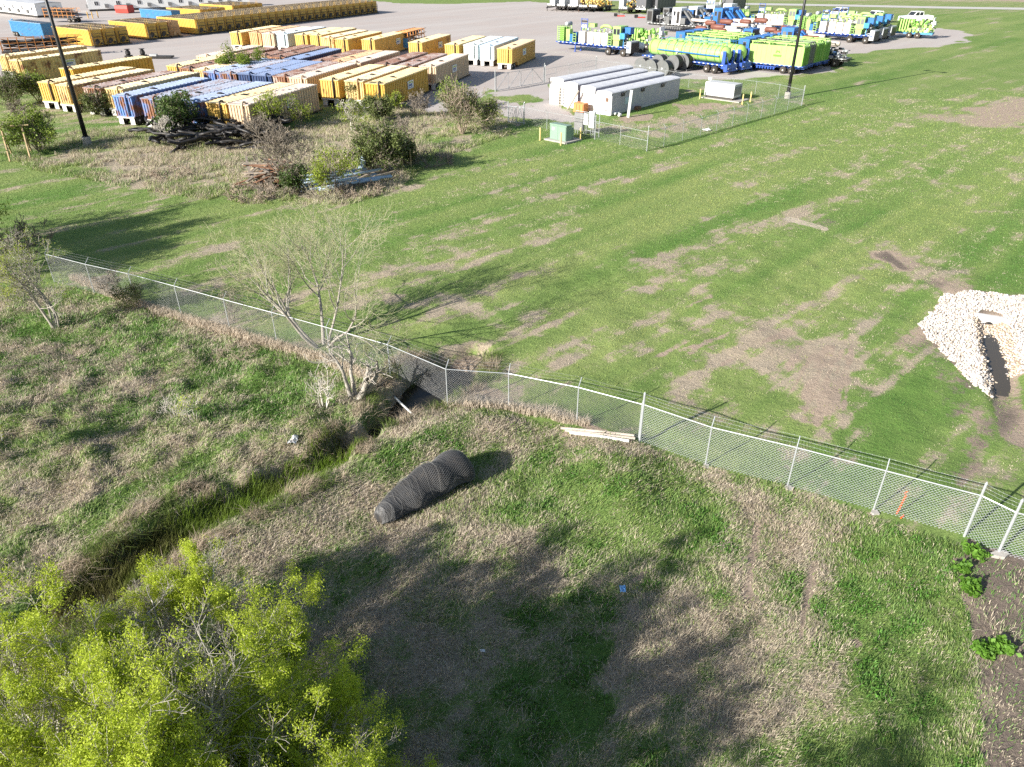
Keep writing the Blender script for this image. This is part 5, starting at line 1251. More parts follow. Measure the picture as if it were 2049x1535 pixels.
for x in(-.2,.2): b.box((x,0,1.2),(.06,.08,2.4))
for k in range(7): b.box((0,0,.3+k*.32),(.4,.05,.06))
o=b.build('ladder'); o.location=at_unit(0,1.5,.2); o.rotation_euler=(-.06,0,rz_of(UD)); tag(o,'timber ladder standing in the gap between two white units','ladder')
M_ORG=paint('orange_cabinet',(.75,.24,.08),rough=.5,var=.08)
p=at_unit(2,-.1,-1.1); t=thing('cabinet','orange steel cabinet in front of the white units','cabinet',p,rz_of(UD)); b=MB().use(M_ORG); b.bx(-.75,.75,0,.9,.05,1.05); b.box((0,.45,1.08),(1.6,1.0,.06)); b.build('cabinet_body',t)
for k in range(3): b=MB().use(M_ORG); b.bx(-.68+k*.47,-.28+k*.47,-.05,0,.15,.95); b.build('door',t)
p=P3(1258,235); o=MB().use(M_WU).box((0,0,1.5),(.28,.16,3.0),Matrix.Rotation(.06,3,'Y')).build('white_board'); o.location=p; tag(o,'tall white board post standing before the long side of the white unit','post')
for i,q2 in enumerate([(1233,230),(1240,234),(1228,231)]):
    p=P3(*q2); o=MB().use(M_SIGN).lathe([(.12,-.35),(.16,-.3),(.1,-.1),(.22,0),(.1,.1),(.16,.3),(.12,.35)],'x',(0,0,.22),10).build('valve',smooth=True); o.location=p; o.rotation_euler=(0,0,i*1.1); tag(o,['white valve body touching the corner of the white unit','white valve body lying farther out on the grass','small white valve body with dark cap'][i],'valve')
# green transformer and meter rack
M_TGREEN=paint('transformer_green',(.20,.30,.23),rough=.5,var=.06,dirt=.08); M_METER=paint('meter_grey',(.22,.22,.22),rough=.5); M_METERW=paint('meter_white',(.66,.66,.64),rough=.5); M_BOLL=paint('bollard_cream',(.74,.55,.22),rough=.6)
D1=AZ(-48)
p=P3(1113,284); t=thing('transformer','green pad mounted transformer cabinet outside the enclosure','transformer',p,rz_of(AZ(42)))
b=MB().use(M_CONC); b.bx(-1.5,1.5,-.2,2.4,-.05,.14); b.build('pad',t)
b=MB().use(M_TGREEN); b.bx(-1.05,1.05,.25,1.15,.14,1.55); b.prism([(.2,1.55),(1.2,1.55),(1.2,1.62),(.2,1.68)],-1.1,1.1,'x'); b.build('cabinet_body',t)
for s in(-1,1): b=MB().use(M_TGREEN); b.bx(min(0,s*1.02)+.01,max(0,s*1.02)-.01,.2,.25,.2,1.5); b.build('door',t)
b=MB().use(M_TGREEN); b.bx(-.9,.9,1.15,1.7,.14,1.25)
for k in range(9): b.bx(-.85+k*.2,-.8+k*.2,1.7,1.8,.2,1.2)
b.build('cooling_tank',t); b=MB().use(M_SIGN); b.box((-.6,.19,1.2),(.25,.02,.25)); b.build('warning_label',t)
for i,q2 in enumerate([(1080.5,281),(1122,291),(1161,281)]):
    p=P3(*q2); o=MB().use(M_BOLL).lathe([(.08,0),(.08,1.2),(.05,1.27)],'z',(0,0,0),10).build('bollard'); o.location=p; tag(o,['cream bollard left of the green transformer','cream bollard in front of the green transformer','cream bollard right of the green transformer'][i],'bollard','cream bollards')
p=P3(1171,270); t=thing('meter_rack','steel frame rack with grey and white meter boxes beside the enclosure fence','meter rack',p,rz_of(AZ(-48)))
fr=MB().use(M_POST)
for y in(-.2,1.15,1.75,-1.3): fr.tube((0,y*-1,0),(0,y*-1,2.35),.04,6)
for z in(.5,1.4,2.3): fr.tube((0,1.3,z),(0,-1.8,z),.03,6)
fr.build('frame',t)
for c,d,m,nm in (((-.2,.7,1.75),(.3,1.1,.9),M_METER,'meter_box'),((-.2,.7,.85),(.34,1.1,.8),M_METER,'meter_box'),((-.2,-.2,1.65),(.25,.55,1.1),M_METERW,'panel_box'),((-.2,-.95,1.7),(.28,.65,1.6),M_METERW,'panel_box')): MB().use(m).box(c,d).build(nm,t)
cp=MB().use(M_POST)
for y in(.9,.5,-.2,-.8,-1.1): cp.tube((-.15,y,0),(-.15,y,1.0),.035,6)
cp.build('conduit',t)
# generator with pad and bollards
M_GEN=paint('generator_grey',(.52,.52,.51),rough=.5,var=.06,dirt=.12)
p=P3(1440,197); t=thing('generator','pale grey generator cabinet on a concrete pad in the enclosure','generator',p,rz_of(AZ(132)))
b=MB().use(M_CONC); b.bx(-1.6,1.3,-2.0,3.4,-.05,.12); b.build('pad',t); b=MB().use(M_DARK); b.bx(-.9,.9,-1.6,2.2,.12,.4); b.build('base_frame',t)
b=MB().use(M_GEN); b.prism([(-1.05,.4),(1.05,.4),(1.05,1.9),(.95,2.0),(-.95,2.0),(-1.05,1.9)],-1.75,2.4,'y')
b.build('canopy',t)
for k in range(3): b=MB().use(M_GEN); b.box((1.07,-1.05+k*1.35,1.2),(.04,1.2,1.35)); b.build('door',t)
b=MB().use(M_METER); b.box((0,2.42,1.2),(1.6,.05,1.0)); b.build('louvre',t)
for i,q2 in enumerate([(1400,198),(1485,209),(1501,204)]):
    p=P3(*q2); o=MB().use(M_BOLL).lathe([(.08,0),(.08,1.15),(.05,1.22)],'z',(0,0,0),10).build('bollard'); o.location=p; tag(o,['cream bollard left of the grey generator','cream bollard on the pad corner right of the generator','cream bollard rightmost beside the generator pad'][i],'bollard','cream bollards by the generator')
o=MB().use(M_SIGN).box((0,0,1.5),(.5,.03,.4)).build('fence_sign'); o.location=P3(1418,181); tag(o,'small white sign on the back run of the enclosure fence','sign')
# lamp posts
M_LAMP=paint('lamp_post_black',(.018,.018,.02),rough=.45,var=.2,dirt=0)
def lamp(label,px,plinth=True):
    p=P3(*px); t=thing('lamp_post',label,'lamp post',p,rz_of(AZ(53)),'tall black lamp posts')
    if plinth: MB().use(M_CONC).lathe([(.4,-.1),(.4,.75),(.36,.8)],'z',n=16).build('plinth',t)
    b=MB().use(M_LAMP); b.lathe([(.3,.8 if plinth else 0),(.3,.86),(.24,.9)],'z',n=14); b.path([(0,0,.8 if plinth else 0),(0,0,9),(0,0,17.6)],[.23,.17,.11],10); b.build('pole',t,smooth=True)
    b=MB().use(M_LAMP); b.tube((-1.1,0,17.6),(1.1,0,17.6),.06,6); b.build('cross_arm',t)
    for s in(-1,1):
        h=MB().use(M_LAMP); h.prism([(-.35,17.5),(.45,17.5),(.45,17.68),(-.35,17.78)],s*1.3-.4,s*1.3+.4,'x'); h=h.build('lamp_head',t); g=MB().use(M_SIGN); g.box((s*1.3,.05,17.485),(.6,.6,.02)); g.build('lens',h)
for l,q2,pl in (('tall black lamp post at the left, before the pale yellow tank',(176,290),True),('tall black lamp post at the right corner of the enclosure',(1575,197),True),('far black lamp post behind the dark pump trailers',(1488,25),False)): lamp(l,q2,pl)
# ================================================================ OILFIELD TRAILERS
M_LIME=paint('lime_green',(.35,.56,.15),rough=.4,var=.08,dirt=.05); M_LIMED=paint('lime_green_dark',(.14,.34,.04),rough=.45,var=.1); M_TBLUE=paint('trailer_blue',(.03,.09,.38),rough=.4,var=.1); M_CBLUE=paint('cabin_blue',(.02,.14,.42),rough=.4,var=.06); M_SKY=paint('box_blue',(.04,.25,.48),rough=.4)
M_TOTE=paint('tote_white',(.72,.67,.60),rough=.55,var=.07,dirt=.15); M_ENG=paint('engine_grey',(.20,.21,.22),rough=.5,var=.3); M_EXH=paint('exhaust_red',(.17,.06,.04),rough=.55,var=.25); M_GREYT=paint('trailer_grey',(.13,.135,.135),rough=.5,var=.15); M_VWHITE=paint('vehicle_white',(.82,.82,.81),rough=.25,var=.02,dirt=.03); M_SALM=paint('white_pipe_rusty',(.66,.55,.48),rough=.55,rust=.2); M_GREYL=paint('panel_grey',(.40,.42,.43),rough=.5)
def bxp(name,parent,mat,*boxes):
    b=MB().use(mat)
    for c,d in boxes: b.box(c,d)
    return b.build(name,parent)
def clutter(mat,r,n,x0,x1,y0,y1,z0,z1,s=(.1,.4),rod=.05):
    """pipes, valves and blocks crowded on a deck, as one piece of machinery"""
    b=MB()
    for k in range(n):
        b.use(mat[k%len(mat)]); c=Vector((r.uniform(x0,x1),r.uniform(y0,y1),r.uniform(z0,z1)))
        if k%3==0: b.box(c,(r.uniform(*s),r.uniform(*s),r.uniform(*s)))
        elif k%3==1:
            d=Vector((r.uniform(-.5,.5),r.uniform(-.8,.8),r.uniform(-.5,.5))); b.tube(c-d*.5,c+d*.5,rod*r.uniform(.6,1.6),6)
        else: b.lathe([(s[1]*.25,-.2),(s[1]*.4,-.12),(s[1]*.4,.12),(s[1]*.25,.2)],r.choice('xyz'),c,8)
    return b
def window(parent,c,d,sx): 
    f=bxp('window',parent,M_GREYT,(c,d)); e=[q*.82 for q in d]; e[sx]=d[sx]+.03; return f
def win(parent,c,d,ax):
    f=bxp('window',parent,M_GREYT,(c,d)); e=list(d)
    for i in range(3): e[i]=d[i]*.8 if i!=ax else d[i]+.03
    bxp('pane',f,M_GLASS,(c,e)); return f
def chassis(t,L,mat,z=1.1,wheels=(10.0,11.3),legs=2.6,goose=None):
    b=MB().use(mat)
    for s in(-1,1): b.bx(s*.5-.08,s*.5+.08,.2,L,z-.35,z-.02)
    b.bx(-1.22,1.22,(goose or 0),L,z-.02,z+.1)
    for k in range(int(L/1.1)): b.bx(-1.2,1.2,.4+k*1.1,.5+k*1.1,z-.14,z-.02)
    b.build('chassis',t)
    st=MB().use(M_SIGN)
    k=0.6
    while k<L-.4: st.box((1.235,k,z+.04),(.02,.3,.08)); st.box((-1.235,k,z+.04),(.02,.3,.08)); k+=.75
    st.build('marker_strip',t)
    for y in wheels:
        for s in(-1,1): wheel(t,s*.98,y,.52,1.04)
    for s in(-1,1): bxp('landing_leg',t,mat,((s*.75,legs,z/2-.05),(.12,.14,z-.1)),((s*.75,legs,.04),(.3,.3,.06)))
def place(px,az,local):
    """put the trailer so that its local ground point lands on the photo pixel"""
    p=Vector((*G(*px),0)); return p-AZ(az+90)*local[0]-AZ(az)*local[1]
def flatbed_unit(label,loc,az,group=None):
    t=thing('pump_trailer',label,'trailer',loc,rz_of(AZ(az)),group); r=random.Random(2); z=1.2
    chassis(t,13.2,M_TBLUE,z,(9.6,12.2),3.4)
    cg=MB().use(M_LIME)
    for x in(-1,-.33,.33,1): cg.box((x,.15,z+1.15),(.07,.07,2.1)); cg.box((x,1.35,z+1.15),(.07,.07,2.1))
    for k in range(8): cg.box((0,.15,z+.25+k*.27),(2.05,.05,.05)); cg.box((1,.75,z+.25+k*.27),(.05,1.2,.05)); cg.box((-1,.75,z+.25+k*.27),(.05,1.2,.05))
    cg.build('cage',t); bxp('radiator',t,M_LIMED,((0,.85,z+1.1),(1.7,.5,1.8)))
    MB().use(M_GREYL).lathe([(.22,-.7),(.3,-.6),(.3,.6),(.22,.7)],'x',(0,1.5,z+2.5),10).build('silencer',t,smooth=True)
    bxp('control_box',t,M_LIME,((.6,2.1,z+1.3),(.8,.7,1.1)),((.6,2.1,z+.5),(.75,.6,.5))); bxp('fuel_box',t,M_CBLUE,((.7,2.75,z+.65),(.7,.5,1.1)),((-.6,2.4,z+.7),(.8,1.0,1.3)))
    def ladder(y):
        l=MB().use(M_LIME)
        for dy in(0,.55): l.box((1.12,y+dy,z+.75),(.06,.06,1.4))
        for k in range(4): l.box((1.12,y+.28,z+.25+k*.35),(.06,.55,.06))
        l.build('ladder',t)
    ladder(3.15)
    bd=MB().use(M_TBLUE)
    for y in(4.0,5.1): bd.box((.2,y,z+1.75),(.08,.08,3.3))
    for k in range(3): bd.box((.2,4.55,z+2.1+k*.6),(.07,1.15,.07))
    bd=bd.build('gauge_board',t); g=MB().use(M_BLACK)
    for k in range(5): g.lathe([(.11,-.03),(.11,.03)],'x',(.26,4.1+k*.22,z+3.0),10); 
    g.build('gauge',bd); bxp('gauge_panel',bd,M_SIGN,((.26,4.3,z+2.35),(.04,.4,.35)),((.26,4.8,z+2.35),(.04,.35,.35)))
    for k,y in enumerate((4.75,6.3,7.55,8.8)):
        bxp('tote',t,M_TOTE,((.45,y,z+.95),(1.3,1.08,1.5)),((.45,y,z+.12),(1.2,.9,.14)))
        bxp('tote_gap_panel',t,M_BLACK,((-.75,y,z+.8),(.8,1.0,1.3)))
    clutter([M_GREYL,M_ENG,M_LIME],r,26,-1,1,4.6,9.2,z+1.7,z+2.05,(.08,.3)).build('valve_bank',t)
    MB().use(M_LIME).path([(-.6,7.0,z+2.2),(-.6,7.5,z+2.5),(-.6,8.4,z+2.5),(-.6,9.0,z+2.2)],.2,8).build('pipe',t,smooth=True)
    MB().use(M_LIME).box((-.5,5.6,z+2.5),(.8,1.1,.5)).build('manifold',t)
    ladder(9.5)
    cb=MB().use(M_LIME); cb.bx(-1.1,.9,10.1,11.4,z+.9,z+2.7); cb=cb.build('cabin',t); win(cb,(.91,10.45,z+2.0),(.06,.5,.8),0); win(cb,(.91,11.05,z+2.0),(.06,.5,.8),0); win(cb,(-.1,11.42,z+2.0),(1.3,.06,.8),1)
    bxp('cabin_base',t,M_LIME,((0,10.7,z+.45),(1.7,1.0,.8))); bxp('switch_box',t,M_SKY,((.75,11.9,z+1.5),(.9,.85,.75)),((.7,11.9,z+.6),(.1,.1,1.1)))
    bxp('tool_box',t,M_CBLUE,((-.55,12.0,z+2.1),(1.1,1.0,.9)))
    clutter([M_ENG,M_GREYL,M_BLACK],r,24,-1,.6,11.7,12.9,z+.2,z+1.6,(.1,.4)).build('engine',t)
    b=bxp('rear_cooler',t,M_GREYL,((0,13.1,z+.1),(2.3,.75,1.5))); bxp('cooler_grille',b,M_BLACK,((0,13.5,z+.0),(2.1,.06,1.3)))
    return t
FS=1.22
t1=flatbed_unit('blue flatbed trailer with four white totes standing alone on the yard',place((1247,113.5),130,(.98*FS,12.2*FS)),130); t1.scale=(FS,)*3
base=Vector((*G(1730,88),0)); 
for i,(l) in enumerate(['blue flatbed with white totes and lime cabin, foremost of the three at the lawn edge','blue flatbed with white totes, middle of the three by the pickups','blue flatbed with white totes, farthest of the three by the pickups']):
    loc=base+AZ(40)*(5.6*i+0)-AZ(133)*12.2*FS-AZ(223)*.98*FS
    dup(t1,loc,rz_of(AZ(133)),l,'white tote trailers near the pickups')
dup(t1,base+AZ(40)*9-AZ(133)*33-AZ(223)*1,rz_of(AZ(131)),'blue flatbed with white totes half hidden behind the bundle of grey grating','white tote trailers in the middle of the park')
def tank_trailer(label,loc,az,group=None):
    t=thing('tank_trailer',label,'trailer',loc,rz_of(AZ(az)),group); z=1.15; r=1.08; zc=z+.15+r
    chassis(t,14.6,M_TBLUE,z,(11.6,12.9),1.6)
    b=MB().use(M_LIME); b.lathe([(.15,.5),(.6,.62),(.95,.9),(r,1.3),(r,13.6),(.95,14.0),(.6,14.3),(.12,14.4)],'y',(0,0,zc),28); tk=b.build('tank',t,smooth=True)
    rg=MB().use(M_LIMED)
    for y in(1.3,2.7,4.2,5.6,7.0,8.4,9.8,11.2,12.6,13.5): rg.lathe([(r-.02,y-.05),(r+.045,y-.05),(r+.045,y+.05),(r-.02,y+.05)],'y',(0,0,zc),28)
    rg.build('band',tk)
    for y in(5.0,7.6,10.2): 
        h=MB().use(M_LIME); h.lathe([(.34,zc+r-.1),(.34,zc+r+.2),(.25,zc+r+.26)],'z',(0,y,0),12); h.build('hatch',tk)
    for y in(6.2,9.6):
        h=MB().use(M_LIMED); h.lathe([(r*.62,y-.04),(r*.62,y+.04)],'y',(0,0,zc+r*.45),18); h.build('baffle_plate',tk)
    w=MB().use(M_CBLUE)
    for s in(-1,1):
        w.box((s*(r+.12),8.2,zc-.1),(.34,10.6,.12)); 
        for k in range(8): w.tube((s*(r+.2),3.1+k*1.45,zc-.1),(s*(r*.62),3.1+k*1.45,zc+r+.35),.022,5)
        w.tube((s*r*.62,3.1,zc+r+.35),(s*r*.62,13.3,zc+r+.35),.025,5); w.tube((s*r*.85,3.1,zc+r*.6),(s*r*.85,13.3,zc+r*.6),.02,5)
    w.build('walkway_rail',t)
    e=MB().use(M_TBLUE)
    for s in(-1,1): e.box((s*1.05,14.2,z+.7),(.12,.5,2.2)); e.tube((s*1.05,14.3,z+1.8),(s*.4,14.6,z+.2),.05,6)
    e.box((0,14.7,z-.3),(2.3,.5,.9)); e.box((0,15.1,.55),(2.3,.12,.12)); e.build('rear_frame',t)
    clutter([M_TBLUE,M_GREYL,M_BLACK],random.Random(5),18,-1,1,14.3,15.0,.4,1.5,(.1,.35)).build('rear_valves',t)
    b=MB().use(M_SIGN); b.box((r+.13,6.3,zc-.05),(.03,.5,.5),Matrix.Rotation(.785,3,'X')); b.build('hazard_placard',t)
    return t
T2=place((1429,147.5),139,(.98*1.12,12.9*1.12)); t2=tank_trailer('lime green tank trailer on blue chassis, nearer of the pair, behind the spools',T2,139,'lime tank trailers'); t2.scale=(1.12,)*3
dup(t2,T2+AZ(42)*3.7+AZ(139)*.6,rz_of(AZ(139)),'lime green tank trailer, farther of the pair beside the blue cabin','lime tank trailers')
def box_trailer(label,loc,az,boxm,boxd,group=None,logo=True):
    t=thing('box_trailer',label,'trailer',loc,rz_of(AZ(az)),group); z=1.15
    chassis(t,13.3,M_TBLUE,z,(10.2,11.5),5.0)
    b=MB().use(boxm); b.bx(-1.22,1.22,4.4,13.0,z+.1,z+2.75)
    for s in(-1,1):
        for k in range(11): b.box((s*1.235,4.8+k*.78,z+1.4),(.04,.06,2.5))
    b.build('box',t)
    for s in(-1,1):
        b=MB().use(boxd); b.bx(s*.03,s*1.18,13.0,13.06,z+.2,z+2.65); 
        for x in(.25,.85): b.box((s*x,13.08,z+1.4),(.05,.05,2.3))
        b.build('rear_door',t)
    f=MB().use(boxm)
    for s in(-1,1):
        f.box((s*1.1,8.7,z+3.15),(.1,8.4,.1)); f.box((s*.4,8.7,z+3.0),(.14,8.2,.14))
        for k in range(4): f.box((s*1.1,4.7+k*2.7,z+2.95),(.14,.18,.45))
    for k in range(4): f.box((0,4.7+k*2.7,z+3.15),(2.2,.12,.1))
    f.build('top_frame',t)
    clutter([M_BLACK,M_ENG,boxm],random.Random(9),22,-.9,.9,5,12.6,z+2.85,z+3.05,(.1,.35)).build('top_pipework',t)
    c=MB().use(M_CBLUE); c.bx(-1.1,1.1,2.3,4.1,z+.75,z+3.3); c=c.build('cabin',t); win(c,(1.11,3.35,z+2.45),(.05,.55,.95),0); win(c,(-.1,2.29,z+2.3),(1.2,.05,.9),1); win(c,(.2,4.12,z+2.9),(.8,.05,.5),1)
    bxp('cabin_floor',t,M_LIME,((0,3.2,z+.65),(2.3,2.0,.14)))
    clutter([M_ENG,M_LIME,M_GREYL,M_SALM],random.Random(4),46,-1.1,1.1,.1,2.2,z+.1,z+1.9,(.12,.5)).build('front_engine',t)
    v=MB().use(M_TBLUE)
    for k in range(7): v.lathe([(.1,-.15),(.16,-.1),(.16,.1),(.1,.15)],'z',(1.1,6.0+k*.45,.62),8)
    v.box((1.1,7.3,.85),(.1,3.4,.1)); v.build('valve_row',t)
    if logo:
        e=MB().use(M_LIMED); e.prism([(8.6,z+1.75),(8.85,z+2.15),(9.0,z+1.95),(9.15,z+2.15),(9.4,z+1.75),(9.2,z+1.75),(9.0,z+1.9),(8.8,z+1.75)],1.262,1.27,'x'); e.box((1.265,9.0,z+1.35),(.012,1.3,.28)); e.build('faded_emblem',t)
    return t
T3=place((1582,149),130,(.98,11.5)); t3=box_trailer('lime green box trailer with faded emblem, nearest to the lamp post',T3,130,M_LIME,M_LIMED,'box trailers by the lamp post')
t3g=box_trailer('grey box trailer squeezed between lime ones','' or T3+AZ(42)*2.75-AZ(130)*.3,130,M_GREYT,M_GREYT,'box trailers by the lamp post',False)
dup(t3,T3+AZ(42)*5.5-AZ(130)*.2,rz_of(AZ(130)),'lime green box trailer, third from the lamp post, right of the grey one','box trailers by the lamp post',skip=('faded_emblem',))
dup(t3,T3+AZ(42)*8.25-AZ(130)*.1,rz_of(AZ(130)),'lime green box trailer, farthest of the four beside the wheel chassis','box trailers by the lamp post',skip=('faded_emblem',))
for i,l in enumerate(['lime box trailer with blue cabin right behind the tank trailers','lime box trailer with blue cabin second behind the tank trailers','lime box trailer with blue cabin third behind the tank trailers']):
    dup(t3,T2+AZ(42)*(7.6+2.95*i)+AZ(139)*(-1.0),rz_of(AZ(136)),l,'lime box trailers behind the tank trailers',skip=('faded_emblem',))
def pump_truck(label,loc,az,body,cabm,boom,group=None,redpipe=True):
    t=thing('blender_trailer',label,'trailer',loc,rz_of(AZ(az)),group); z=1.25; r=random.Random(7)
    chassis(t,13.5,body,z,(11.0,12.3),3.0)
    b=bxp('front_cooler',t,body,((0,.75,z+1.2),(2.4,1.4,2.2))); bxp('cooler_fan',b,M_BLACK,((1.21,.75,z+1.2),(.04,1.0,1.6)),((0,1.46,z+1.2),(2.0,.04,1.8)))
    clutter([M_ENG,body,M_BLACK,M_GREYL],r,50,-1.1,1.1,1.8,5.4,z+.1,z+1.9,(.15,.6)).build('engine',t)
    bxp('side_box',t,body,((.7,4.6,z+.7),(.9,1.1,1.2)),((-.6,4.0,z+.8),(.9,1.4,1.5)))
    c=MB().use(cabm); c.bx(-1.1,1.1,5.7,7.5,z+.1,z+2.8); c=c.build('cabin',t); win(c,(1.11,6.2,z+1.9),(.05,.5,.8),0); bxp('cabin_door',c,M_BLACK,((1.12,7.0,z+1.3),(.05,.6,2.0))); win(c,(0,7.52,z+1.9),(1.6,.05,.9),1)
    for s in(-.55,.55):
        bm=MB().use(boom); bm.box((s,9.2,z+1.2),(.5,3.4,.3),Matrix.Rotation(-.75,3,'X')); bm.build('conveyor',t)
    bxp('hopper',t,boom,((0,8.0,z+.7),(2.0,1.0,1.0)))
    clutter([M_ENG,body,M_SALM],r,30,-1.1,1.1,9.5,13.2,z+.1,z+.9,(.12,.5)).build('rear_pumps',t)
    p=MB().use(M_SALM); p.tube((.5,9.6,z+1.0),(.5,13.6,z+1.0),.26,10); p.tube((-.6,9.6,z+.9),(-.6,13.4,z+.9),.22,10); p.build('suction_pipe',t,smooth=True)
    v=MB().use(body)
    for k in range(8): v.lathe([(.12,-.18),(.2,-.1),(.2,.1),(.12,.18)],'z',(1.15,4.2+k*.5,.7),8)
    v.box((1.15,6.0,1.0),(.12,4.4,.12)); v.build('valve_row',t)
    return t
T4=Vector((*G(1315,62),0)); T4b=T4-AZ(225)*1.2-AZ(135)*3.2
pt=pump_truck('dark grey blender trailer with white cabin, foremost by the open yard',T4b,135,M_GREYT,M_VWHITE,M_GREYT,'dark blender trailers with white cabins'); pt.scale=(FS,)*3
for i,l in enumerate(['dark blender trailer with white cabin, second from the open yard','dark blender trailer with white cabin, third from the open yard','dark blender trailer with white cabin, farthest by the checked tower']): dup(pt,T4b+AZ(45)*(6.4*(i+1))+AZ(135)*(.6*i),rz_of(AZ(135)),l,'dark blender trailers with white cabins')
pb=pump_truck('blue blender trailer with blue conveyors behind the lime box trailers',Vector((*G(1405,66),0))-AZ(135)*6+AZ(45)*3.5,135,M_CBLUE,M_CBLUE,M_CBLUE,'blue blender trailers'); pb.scale=(FS,)*3
dup(pb,Vector((*G(1405,66),0))-AZ(135)*5.6+AZ(45)*7.2,rz_of(AZ(135)),'blue blender trailer farther back beside the white pipes','blue blender trailers')
dup(pb,T3+AZ(42)*16.6-AZ(130)*5.0,rz_of(AZ(131)),'blue blender trailer with tilted conveyors behind the lamp post boxes','blue blender trailers')
def engine_trailer(label,loc,az,group=None):
    t=thing('engine_trailer',label,'trailer',loc,rz_of(AZ(az)),group); z=1.1; r=random.Random(3)
    chassis(t,11,M_GREYT,z,(8.2,9.5),2.2)
    clutter([M_ENG,M_GREYL,M_BLACK,M_SIGN],r,60,-1.1,1.1,.3,4.6,z+.1,z+1.6,(.15,.6)).build('pump',t); bxp('engine_block',t,M_GREYL,((0,6.2,z+.9),(1.7,2.6,1.4)))
    e=MB().use(M_EXH); e.lathe([(.25,-1.2),(.42,-1.0),(.42,1.0),(.25,1.2)],'y',(-.2,5.0,z+2.2),14); e.lathe([(.25,-1),(.4,-.8),(.4,.8),(.25,1)],'y',(.5,2.4,z+1.9),14); e.build('silencer',t,smooth=True)
    MB().use(M_SALM).tube((.7,6.5,z+1.9),(.7,9.5,z+1.9),.3,12).build('white_pipe',t,smooth=True)
    clutter([M_BLACK,M_ENG,M_GREYL],r,44,-1.1,1.1,7.2,10.8,z+.1,z+1.2,(.1,.4)).build('gearbox',t)
    return t
ET=T3+AZ(42)*12.2+AZ(130)*2.6
et=engine_trailer('grey engine trailer with red brown silencers at the lawn edge behind the lime boxes',ET,130,'engine trailers'); et.scale=(1.15,)*3
for l,v in (('grey engine trailer with red brown silencers second from the lawn edge',AZ(42)*9.0-AZ(130)*6),('engine trailer with red brown silencer near the lime tank trailers',AZ(42)*1.0-AZ(130)*17),('engine trailer between the blue cabins and the grating bundle',AZ(42)*8-AZ(130)*21),('engine trailer in front of the far lamp post',AZ(42)*26-AZ(130)*21),('engine trailer with silencers beside the white tote row',AZ(42)*14-AZ(130)*10),('engine trailer in the middle of the park behind the blue blender',AZ(42)*19-AZ(130)*25)):
    dup(et,ET+v,rz_of(AZ(130)),l,'engine trailers')
# bundle of grey grating frames
p=Vector((*G(1525,58),0)); t=thing('grating_bundle','stack of grey steel grating frames among the trailers','bundle',p,rz_of(AZ(80)))
for k in range(5): 
    b=MB().use(M_GREYL); b.bx(-2.4,2.4,-3,3,.3+k*.42,.34+k*.42)
    for x in range(9): b.box((-2.4+x*.6,0,.5+k*.42),(.06,6,.3))
    for y in range(7): b.box((0,-3+y,.5+k*.42),(4.8,.05,.3))
    b.build('frame',t)
# green pump skid on small blue trailer
def pump_skid(label,px,az):
    loc=place(px,az,(.98*FS,3.6*FS)); t=thing('pump_skid_trailer',label,'trailer',loc,rz_of(AZ(az))); t.scale=(FS,)*3; z=.95; r=random.Random(6)
    b=MB().use(M_FBLUE); b.bx(-1.1,1.1,0,6.2,z-.3,z); b.tube((0,0,z-.1),(-.0,-2.2,.6),.08,6); b.build('chassis',t)
    for y in(2.6,3.9):
        for s in(-1,1): wheel(t,s*1.0,y,.5,1.0)
    for k in range(5): bxp('pump_rib',t,M_LIME,((0,.4+k*.42,z+1.0),(1.9,.2,1.9)))
    clutter([M_LIME,M_LIME,M_LIMED,M_SIGN],r,70,-1.1,1.1,2.2,6.2,z+.1,z+1.8,(.2,.7),.07).build('pump_manifold',t)
    v=MB().use(M_LIME)
    for k in range(7): v.lathe([(.12,-.2),(.2,-.1),(.2,.1),(.12,.2)],'z',(1.15,.4+k*.55,z+.15),8)
    v.build('valve_row',t); bxp('white_panel',t,M_VWHITE,((.3,5.9,z+1.6),(1.6,.1,1.5)))
pump_skid('lime green pump manifold on a small blue trailer by the lawn',(1830,77),125)
pump_skid('lime green pump manifold trailer standing left of the tank trailers',(1290,100),125)
